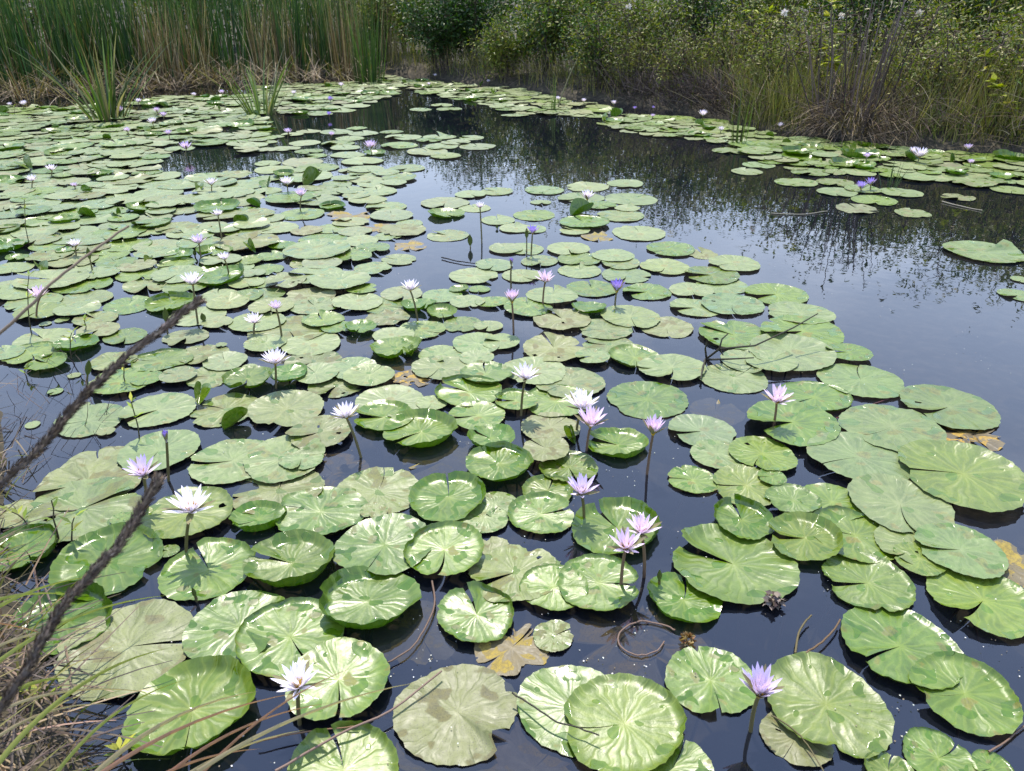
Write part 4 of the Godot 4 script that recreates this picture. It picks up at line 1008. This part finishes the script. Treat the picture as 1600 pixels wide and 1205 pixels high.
# ------------------------------------------------------------------ the near bank
func build_near() -> void:
	# straw and grass on the mud
	var s := Soup.new()
	for k in 1100:
		var px := rng.randf_range(-420, 130)
		var py := rng.randf_range(620, 1330)
		var g := gp(px, py)
		var sh := shore(g.x, g.z)
		if sh < -0.06: continue
		g.y = maxf(0.0, land(g.x, g.z)) + rng.randf_range(0.0, 0.04)
		var dir := (any_side() + Vector3.UP * rng.randf_range(-0.05, 0.35)).normalized()
		s.blade(g, dir, dir.cross(Vector3.UP).normalized(), rng.randf_range(0.06, 0.30), 0.0055, Vector3.DOWN * rng.randf_range(0.0, 0.25), pick(STRAW + BROWN + BROWN + BROWN, 0.5), 4, 0.4)
	tag(put(s.mesh(), "straw_litter", M.reed), "dry straw and roots littering the muddy near bank", "straw", "", "stuff")
	s = Soup.new()
	for k in 520:
		var px := rng.randf_range(-420, 110)
		var py := rng.randf_range(700, 1330)
		var g := gp(px, py)
		if shore(g.x, g.z) < 0.0: continue
		g.y = maxf(0.0, land(g.x, g.z)) - 0.01
		var dir := (any_side() * 0.5 + Vector3(0.35, 1.0, -0.1)).normalized()
		s.blade(g, dir, any_side(), rng.randf_range(0.10, 0.30), 0.007, Vector3(rng.randf_range(0.0, 0.5), rng.randf_range(-0.5, 0.0), rng.randf_range(-0.2, 0.2)), pick(GRASS + STRAW), 5)
	tag(put(s.mesh(), "short_grass", M.reed), "short mixed green and dry grass on the near bank", "grass", "", "stuff")
	# long blades that lean out over the water: root, tip as picture points, heights
	var long_ones := [[-60, 1420, 268, 1012, 0.20, 0.0108, 0], [40, 1440, 405, 1080, 0.28, 0.0108, 1], [-30, 1500, 470, 1082, 0.30, 0.0090, 2], [120, 1420, 520, 1098, 0.24, 0.0072, 2], [-120, 1290, 265, 930, 0.30, 0.0090, 0], [-160, 1260, 150, 900, 0.34, 0.0108, 0], [-100, 1300, 250, 1085, 0.16, 0.0072, 1], [100, 1450, 660, 1065, 0.34, 0.0090, 1], [60, 1480, 410, 1170, 0.18, 0.0090, 2], [-140, 1180, 120, 930, 0.25, 0.0108, 0], [-90, 1400, 175, 1100, 0.16, 0.0072, 1], [-160, 1140, 95, 1000, 0.16, 0.0072, 2], [-60, 1350, 110, 1060, 0.20, 0.0144, 0], [20, 1450, 300, 1060, 0.30, 0.0072, 0], [90, 1500, 480, 1140, 0.26, 0.0090, 1], [160, 1480, 560, 1040, 0.30, 0.0063, 2], [-120, 1240, 180, 985, 0.24, 0.0072, 1], [-150, 1100, 70, 880, 0.22, 0.0072, 1]]
	var cols := [Color(0.30, 0.32, 0.07), Color(0.46, 0.36, 0.20), Color(0.40, 0.20, 0.13)]
	var kinds := ["yellow green", "straw coloured", "reddish"]
	var nth := ["first", "second", "third", "fourth", "fifth", "sixth", "seventh"]
	var seen := [0, 0, 0]
	long_ones.sort_custom(func(a, b): return a[2] < b[2])
	for q in long_ones:
		var g := gp(q[0], q[1])
		g.y = maxf(0.02, land(g.x, g.z))
		var tip := gp(q[2], q[3], q[4])
		var mid := g.lerp(tip, 0.45) + Vector3.UP * 0.22
		var pts := curve(g, mid, tip, 14)
		s = Soup.new()
		var b := s.v.size()
		for k in pts.size():
			var t := float(k) / (pts.size() - 1)
			var tang: Vector3 = (pts[mini(k + 1, 14)] - pts[maxi(k - 1, 0)]).normalized()
			var side := tang.cross(Vector3.UP).normalized().rotated(tang, 0.5 + t)
			var nn := side.cross(tang)
			var w: float = q[5] * 0.5 * (1.0 - pow(t, 3.0))
			for u in [-1.0, 0.0, 1.0]:
				s.v.append(pts[k] + side * u * w - nn * (1.0 - absf(u)) * w * 0.4)
				s.n.append((nn + side * u * 0.5).normalized())
				s.c.append(cols[q[6]])
			if k > 0:
				for u in 2:
					var a := b + (k - 1) * 3 + u
					s.i.append_array(PackedInt32Array([a, a + 3, a + 1, a + 1, a + 3, a + 4]))
		tag(put(s.mesh(), "grass_blade", M.blade), "long %s grass blade over the lower left water, %s tip from the left" % [kinds[q[6]], nth[seen[q[6]]]], "grass blade", "long grass blades leaning from the near bank")
		seen[q[6]] += 1
	# rough seed spikes close to the eye
	spike([[-900, 1400, 1.25], [-350, 1010, 0.98], [0, 757, 0.86], [150, 600, 0.86], [310, 470, 0.90]], 0.0052, 0.0026, "upper dark rough seed spike crossing the left side diagonally")
	spike([[-700, 1800, 1.05], [-250, 1420, 0.86], [0, 1108, 0.80], [90, 960, 0.80], [185, 850, 0.82], [248, 750, 0.84]], 0.0060, 0.0038, "lower dark rough seed spike crossing the left grass")
	spike([[-800, 1200, 1.6], [-300, 760, 1.25], [0, 520, 1.15], [90, 435, 1.15], [200, 352, 1.2]], 0.0040, 0.0022, "thin tan stalk slanting across the upper left lily mat", true)
	# floating things
	stick("dead_stem", [[675, 908], [679, 945], [662, 985], [640, 1015], [606, 1036]], 0.012, 0.0042, Color(0.17, 0.11, 0.075), "curved brown leaf stem in open water beside a curled pad")
	stick("dead_stem", [[1055, 985], [1035, 976], [1000, 971], [972, 985], [966, 1003], [980, 1018], [1003, 1024], [1028, 1016], [1038, 1002]], 0.006, 0.0036, Color(0.21, 0.14, 0.10), "ring shaped brown stem floating in the open water")
	stick("dead_stem", [[800, 1083], [835, 1105], [870, 1128], [905, 1138], [936, 1150]], 0.034, 0.0034, Color(0.05, 0.045, 0.03), "dark wet twig lying across the two big overlapping pads")
	stick("dead_stem", [[1205, 1118], [1240, 1140], [1262, 1165], [1290, 1210]], 0.022, 0.0028, Color(0.13, 0.11, 0.05), "thin brown twig lying over the broad pad at lower right")
	stick("dead_stem", [[1243, 1020], [1248, 990], [1258, 972], [1268, 962]], 0.02, 0.0042, Color(0.14, 0.11, 0.05), "short bent leaf stem right of the ring stem")
	stick("dead_stem", [[1260, 1020], [1285, 1003], [1305, 982], [1313, 968]], 0.02, 0.0042, Color(0.16, 0.10, 0.05), "short bent leaf stem nearest the round silvery pad")
	stick("dead_stem", [[430, 1205], [530, 1148], [610, 1110], [690, 1048]], 0.03, 0.0045, Color(0.23, 0.15, 0.11), "long straight brown stem floating at the bottom edge")
	stick("dead_stem", [[400, 1160], [460, 1146], [530, 1138], [560, 1135]], 0.02, 0.0030, Color(0.22, 0.13, 0.07), "thin brown stem under the big white lily")
	stick("dead_stem", [[1545, 1175], [1570, 1160], [1600, 1135], [1640, 1110]], 0.01, 0.0034, Color(0.20, 0.13, 0.09), "brown stem at the lower right corner")
	stick("dead_stem", [[1305, 655], [1340, 640], [1380, 626], [1437, 607]], 0.004, 0.0042, Color(0.12, 0.05, 0.05), "dark red stem lying between the right pads")
	stick("dead_stem", [[690, 402], [715, 408], [745, 412]], 0.01, 0.006, Color(0.03, 0.028, 0.03), "short dark stick floating in mid pond")
	stick("dead_stem", [[1205, 333], [1250, 335], [1293, 330]], 0.006, 0.006, Color(0.28, 0.25, 0.19), "pale straw floating on the dark reflection at right")
	stick("dead_stem", [[1472, 315], [1500, 322], [1535, 329]], 0.006, 0.007, Color(0.28, 0.25, 0.19), "pale straw floating at far right")
	# a forked branch over the right pads
	var o := base("fallen_branch", gp(1102, 562))
	tag(o, "thin dark forked branch lying across pads at the right of centre", "branch")
	for q in [[[1102, 562, 0.0], [1125, 545, 0.06], [1180, 540, 0.10], [1240, 512, 0.14], [1278, 490, 0.18]], [[1104, 562, 0.0], [1140, 561, 0.05], [1178, 559, 0.06]], [[1104, 561, 0.0], [1124, 545, 0.09], [1128, 530, 0.13], [1138, 521, 0.15]], [[1104, 561, 0.0], [1102, 545, 0.08], [1105, 534, 0.12]], [[1125, 547, 0.07], [1130, 555, 0.03]], [[1102, 562, 0.0], [1098, 575, 0.03], [1095, 592, 0.02]]]:
		s = Soup.new()
		var pts := []
		for p in q: pts.append(gp(p[0], p[1], p[2]) - o.position)
		s.tube(pts, 0.0055, 0.0028, Color(0.045, 0.04, 0.03), 5)
		put(s.mesh(), "twig", M.twig, o)
	# the spent flower head by the ring
	o = base("spent_lily", gp(1074, 1004, 0.0))
	tag(o, "round brown spent lily head floating at the end of the ring stem", "seed head")
	s = Soup.new()
	for k in 60:
		var v := Vector3(rng.randfn(), absf(rng.randfn()), rng.randfn()).normalized()
		s.leaf(v * 0.008 + Vector3.UP * 0.008, (v + any_side() * 0.4).normalized(), any_side(), 0.016, 0.012, pick([Color(0.30, 0.16, 0.07), Color(0.38, 0.28, 0.14), Color(0.14, 0.07, 0.04)]))
	put(s.mesh(), "dry_petals", M.reed, o)
	# lump of rotten leaf on the broad pad
	s = Soup.new()
	for k in 70:
		var v := Vector3(rng.randfn() * 0.009, absf(rng.randfn()) * 0.008, rng.randfn() * 0.012)
		s.leaf(v, any_side(), (Vector3.UP + any_side()).normalized(), 0.022, 0.014, pick([Color(0.07, 0.05, 0.04), Color(0.16, 0.13, 0.10)]))
	o = put(s.mesh(), "rotten_leaf", M.twig)
	o.position = gp(1207, 940, 0.015)
	tag(o, "crumpled black rotten leaf hanging off the broad pad at right", "leaf")
	# young shoots with small leaves, at the left
	var n := 0
	for q in [[88, 845, 80, 782, "yellow shoot left of the star lily"], [112, 850, 116, 808, "small green shoot beside the yellow shoot"], [212, 690, 205, 628, "shoot rising between the pale left pads"], [45, 385, 38, 312, "dark shoot in the upper left mat"], [46, 525, 45, 430, "shoot by the pink lily at the left edge"], [110, 560, 112, 520, "shoot before the glossy cupped pad"], [128, 520, 131, 500, "short shoot behind the cupped pad"], [60, 820, 18, 800, "leaning shoot at the left edge"], [195, 600, 196, 565, "thin shoot beside the lower spike"], [40, 590, 42, 585, "tiny shoot at the left shore"], [80, 1105, 60, 1075, "leafy shoot in the near bank grass"], [195, 1190, 190, 1180, "leafy shoot at the lower left"], [20, 180, 22, 165, "bush shoot at the far left edge"]]:
		var g := gp(q[0], q[1])
		var dd := ray(q[2], q[3])
		var tip := EYE + dd * (g.z / dd.z) - g
		tip.y = maxf(tip.y, 0.04)
		o = base("weed_shoot", g)
		tag(o, q[4], "weed", "young shoots at the left")
		s = Soup.new()
		var pts := curve(Vector3.DOWN * 0.08, tip * 0.5 + any_side() * 0.02, tip, 6, 0.003)
		s.tube(pts, 0.0035, 0.0018, Color(0.07, 0.06, 0.035), 5)
		put(s.mesh(), "stalk", M.twig, o)
		for k in 6:
			var lf := Soup.new()
			lf.leaf(Vector3.ZERO, (any_side() + Vector3.UP * 0.7).normalized(), Vector3.UP, rng.randf_range(0.025, 0.05), 0.013, pick([Color(0.28, 0.34, 0.05), Color(0.17, 0.24, 0.04), Color(0.40, 0.40, 0.06)]))
			put(lf.mesh(), "leaf", M.leaf, o).position = pts[6 - k / 2]
		n += 1
	# bare dark twigs standing in the shallow water at the left
	s = Soup.new()
	for k in 90:
		var g := gp(rng.randf_range(10, 165), rng.randf_range(560, 720))
		var dir := (any_side() * 0.7 + Vector3.UP * rng.randf_range(0.1, 1.0)).normalized()
		s.blade(g - Vector3.UP * 0.03, dir, any_side(), rng.randf_range(0.06, 0.2), 0.003, any_side() * 0.3, pick(BROWN), 4, 0.4)
	tag(put(s.mesh(), "drowned_twigs", M.twig), "thin dark twigs sticking out of the shallow water at the left shore", "twigs", "", "stuff")
	# specks of foam and seeds along the leaves
	s = Soup.new()
	for k in 2200:
		var g := gp(rng.randf_range(100, 1600), rng.randf_range(380, 1205))
		if nz.get_noise_2d(g.x * 40.0, g.z * 40.0) < 0.02: continue
		if rng.randf() < 0.5: g.y = 0.003
		else: g.y = 0.012
		var r := rng.randf_range(0.0008, 0.0024)
		s.leaf(g, any_side(), Vector3.UP, r * 2.4, r * 2.0, pick([Color(0.5, 0.5, 0.42), Color(0.2, 0.16, 0.1), Color(0.6, 0.6, 0.55)]))
	tag(put(s.mesh(), "floating_specks", M.reed), "tiny pale specks of seed and foam on water and pads", "specks", "", "stuff")

func spike(q: Array, r0: float, r1: float, label: String, smooth := false) -> void:
	var c := Curve3D.new()
	var ps := []
	for p in q: ps.append(at_depth(p[0], p[1], p[2]))
	for k in ps.size():
		var t: Vector3 = (ps[mini(k + 1, ps.size() - 1)] - ps[maxi(k - 1, 0)]) / 6.0
		c.add_point(ps[k], -t, t)
	var pts := []
	for k in ps.size() - 1:
		for w in 10: pts.append(c.sample(k, w / 10.0))
	pts.append(ps[-1])
	var o := base("seed_spike", Vector3(ps[0].x, 0, ps[0].z))
	tag(o, label, "grass stalk", "dry stalks close to the camera")
	var s := Soup.new()
	var col := Color(0.20, 0.15, 0.10) if smooth else Color(0.10, 0.08, 0.065)
	var loc := []
	for p in pts: loc.append(p - o.position + Vector3(rng.randf_range(-1, 1), rng.randf_range(-1, 1), rng.randf_range(-1, 1)) * 0.0012)
	s.tube(loc, r0 * 0.75, r1 * 0.8, col, 8)
	put(s.mesh(), "stalk", M.twig, o)
	if smooth: return
	var h := Soup.new()
	for k in 2600:
		var t := rng.randf()
		var f := t * (pts.size() - 1)
		var i := mini(int(f), pts.size() - 2)
		var p: Vector3 = loc[i].lerp(loc[i + 1], f - i)
		var along: Vector3 = (loc[i + 1] - loc[i]).normalized()
		var v := Vector3(rng.randfn(), rng.randfn(), rng.randfn())
		v = (v - along * v.dot(along)).normalized()
		h.leaf(p + v * lerpf(r0, r1, t) * 0.6, (along + v * rng.randf_range(0.3, 0.9)).normalized(), v, rng.randf_range(0.006, 0.013), 0.0024, pick([Color(0.14, 0.105, 0.075), Color(0.24, 0.185, 0.13), Color(0.09, 0.068, 0.05)]))
	put(h.mesh(), "husks", M.twig, o)

func stick(called: String, q: Array, h: float, r: float, col: Color, label: String) -> void:
	var s := Soup.new()
	var pts := polyline(q, h)
	var o := base(called, Vector3(pts[0].x, 0, pts[0].z))
	var loc := []
	for p in pts: loc.append(p - o.position + Vector3(0, rng.randf_range(-0.002, 0.002), 0))
	s.tube(loc, r * 0.72, r * 0.55, col, 6)
	put(s.mesh(), "stem", M.reed, o)
	tag(o, label, "stem", "dead stems and twigs on the water")

# ------------------------------------------------------------------
func _ready() -> void:
	rng.seed = 20240611
	nz.seed = 3
	nz.frequency = 0.04
	var a := deg_to_rad(PITCH)
	fwd = Vector3(0, -sin(a), -cos(a))
	upv = Vector3(0, cos(a), -sin(a))
	# camera
	var cam := Camera3D.new()
	cam.name = "camera"
	add_child(cam)
	cam.position = EYE
	cam.rotation_degrees = Vector3(-PITCH, 0, 0)
	cam.fov = 2.0 * rad_to_deg(atan(602.5 / F))
	cam.near = 0.05
	cam.far = 600.0
	cam.current = true
	var lens := CameraAttributesPhysical.new()
	lens.frustum_focal_length = 12.0 * F / 602.5
	lens.exposure_aperture = lens.frustum_focal_length / 3.0
	lens.frustum_focus_distance = 3.2
	lens.frustum_near = 0.05
	lens.frustum_far = 600.0
	cam.attributes = lens
	# sky and exposure
	var env := Environment.new()
	env.background_mode = Environment.BG_SKY
	var sky := Sky.new()
	var sm_ := ProceduralSkyMaterial.new()
	sm_.sky_top_color = lin(0.30, 0.43, 0.80)
	sm_.sky_horizon_color = lin(0.74, 0.86, 1.0)
	sm_.sky_curve = 0.32
	sm_.ground_horizon_color = lin(0.30, 0.30, 0.26)
	sm_.ground_bottom_color = lin(0.10, 0.10, 0.08)
	sm_.sun_angle_max = 25.0
	var cover := Image.create(512, 256, false, Image.FORMAT_RGBA8)
	var cn := FastNoiseLite.new(); cn.seed = 21; cn.frequency = 1.6; cn.fractal_octaves = 5
	for y in 256:
		for x in 512:
			var el := (0.5 - (y + 0.5) / 256.0) * PI
			var az := (x + 0.5) / 512.0 * TAU
			var q := Vector3(cos(el) * cos(az), sin(el) * 2.2, cos(el) * sin(az)) * 1.3
			cover.set_pixel(x, y, Color(1, 1, 1, smoothstep(0.10, 0.42, cn.get_noise_3dv(q))))
	sm_.sky_cover = ImageTexture.create_from_image(cover)
	sm_.sky_cover_modulate = Color(0.42, 0.42, 0.42)
	sky.sky_material = sm_
	env.sky = sky
	env.background_energy_multiplier = 1.6
	env.tonemap_mode = Environment.TONE_MAPPER_LINEAR
	env.tonemap_exposure = 1.46
	env.sdfgi_enabled = true
	env.ssao_enabled = true
	env.ssil_enabled = true
	var we := WorldEnvironment.new()
	we.name = "environment"
	we.environment = env
	add_child(we)
	# sun: high, ahead of the camera and a little to the left
	var sun := DirectionalLight3D.new()
	sun.name = "sun"
	add_child(sun)
	sun.look_at_from_position(Vector3(-0.06, sin(deg_to_rad(63.0)), -cos(deg_to_rad(63.0))) * 50.0, Vector3.ZERO, Vector3.UP)
	sun.light_energy = 1.6
	sun.light_indirect_energy = 1.0
	sun.light_color = Color(1.0, 0.965, 0.91)
	sun.light_angular_distance = 0.5
	sun.shadow_enabled = true
	make_materials()
	build_land()
	build_banks()
	for b in BLOOMS: flowers.append([b[0], b[1], b[7]])
	build_pads()
	build_flowers()
	build_near()
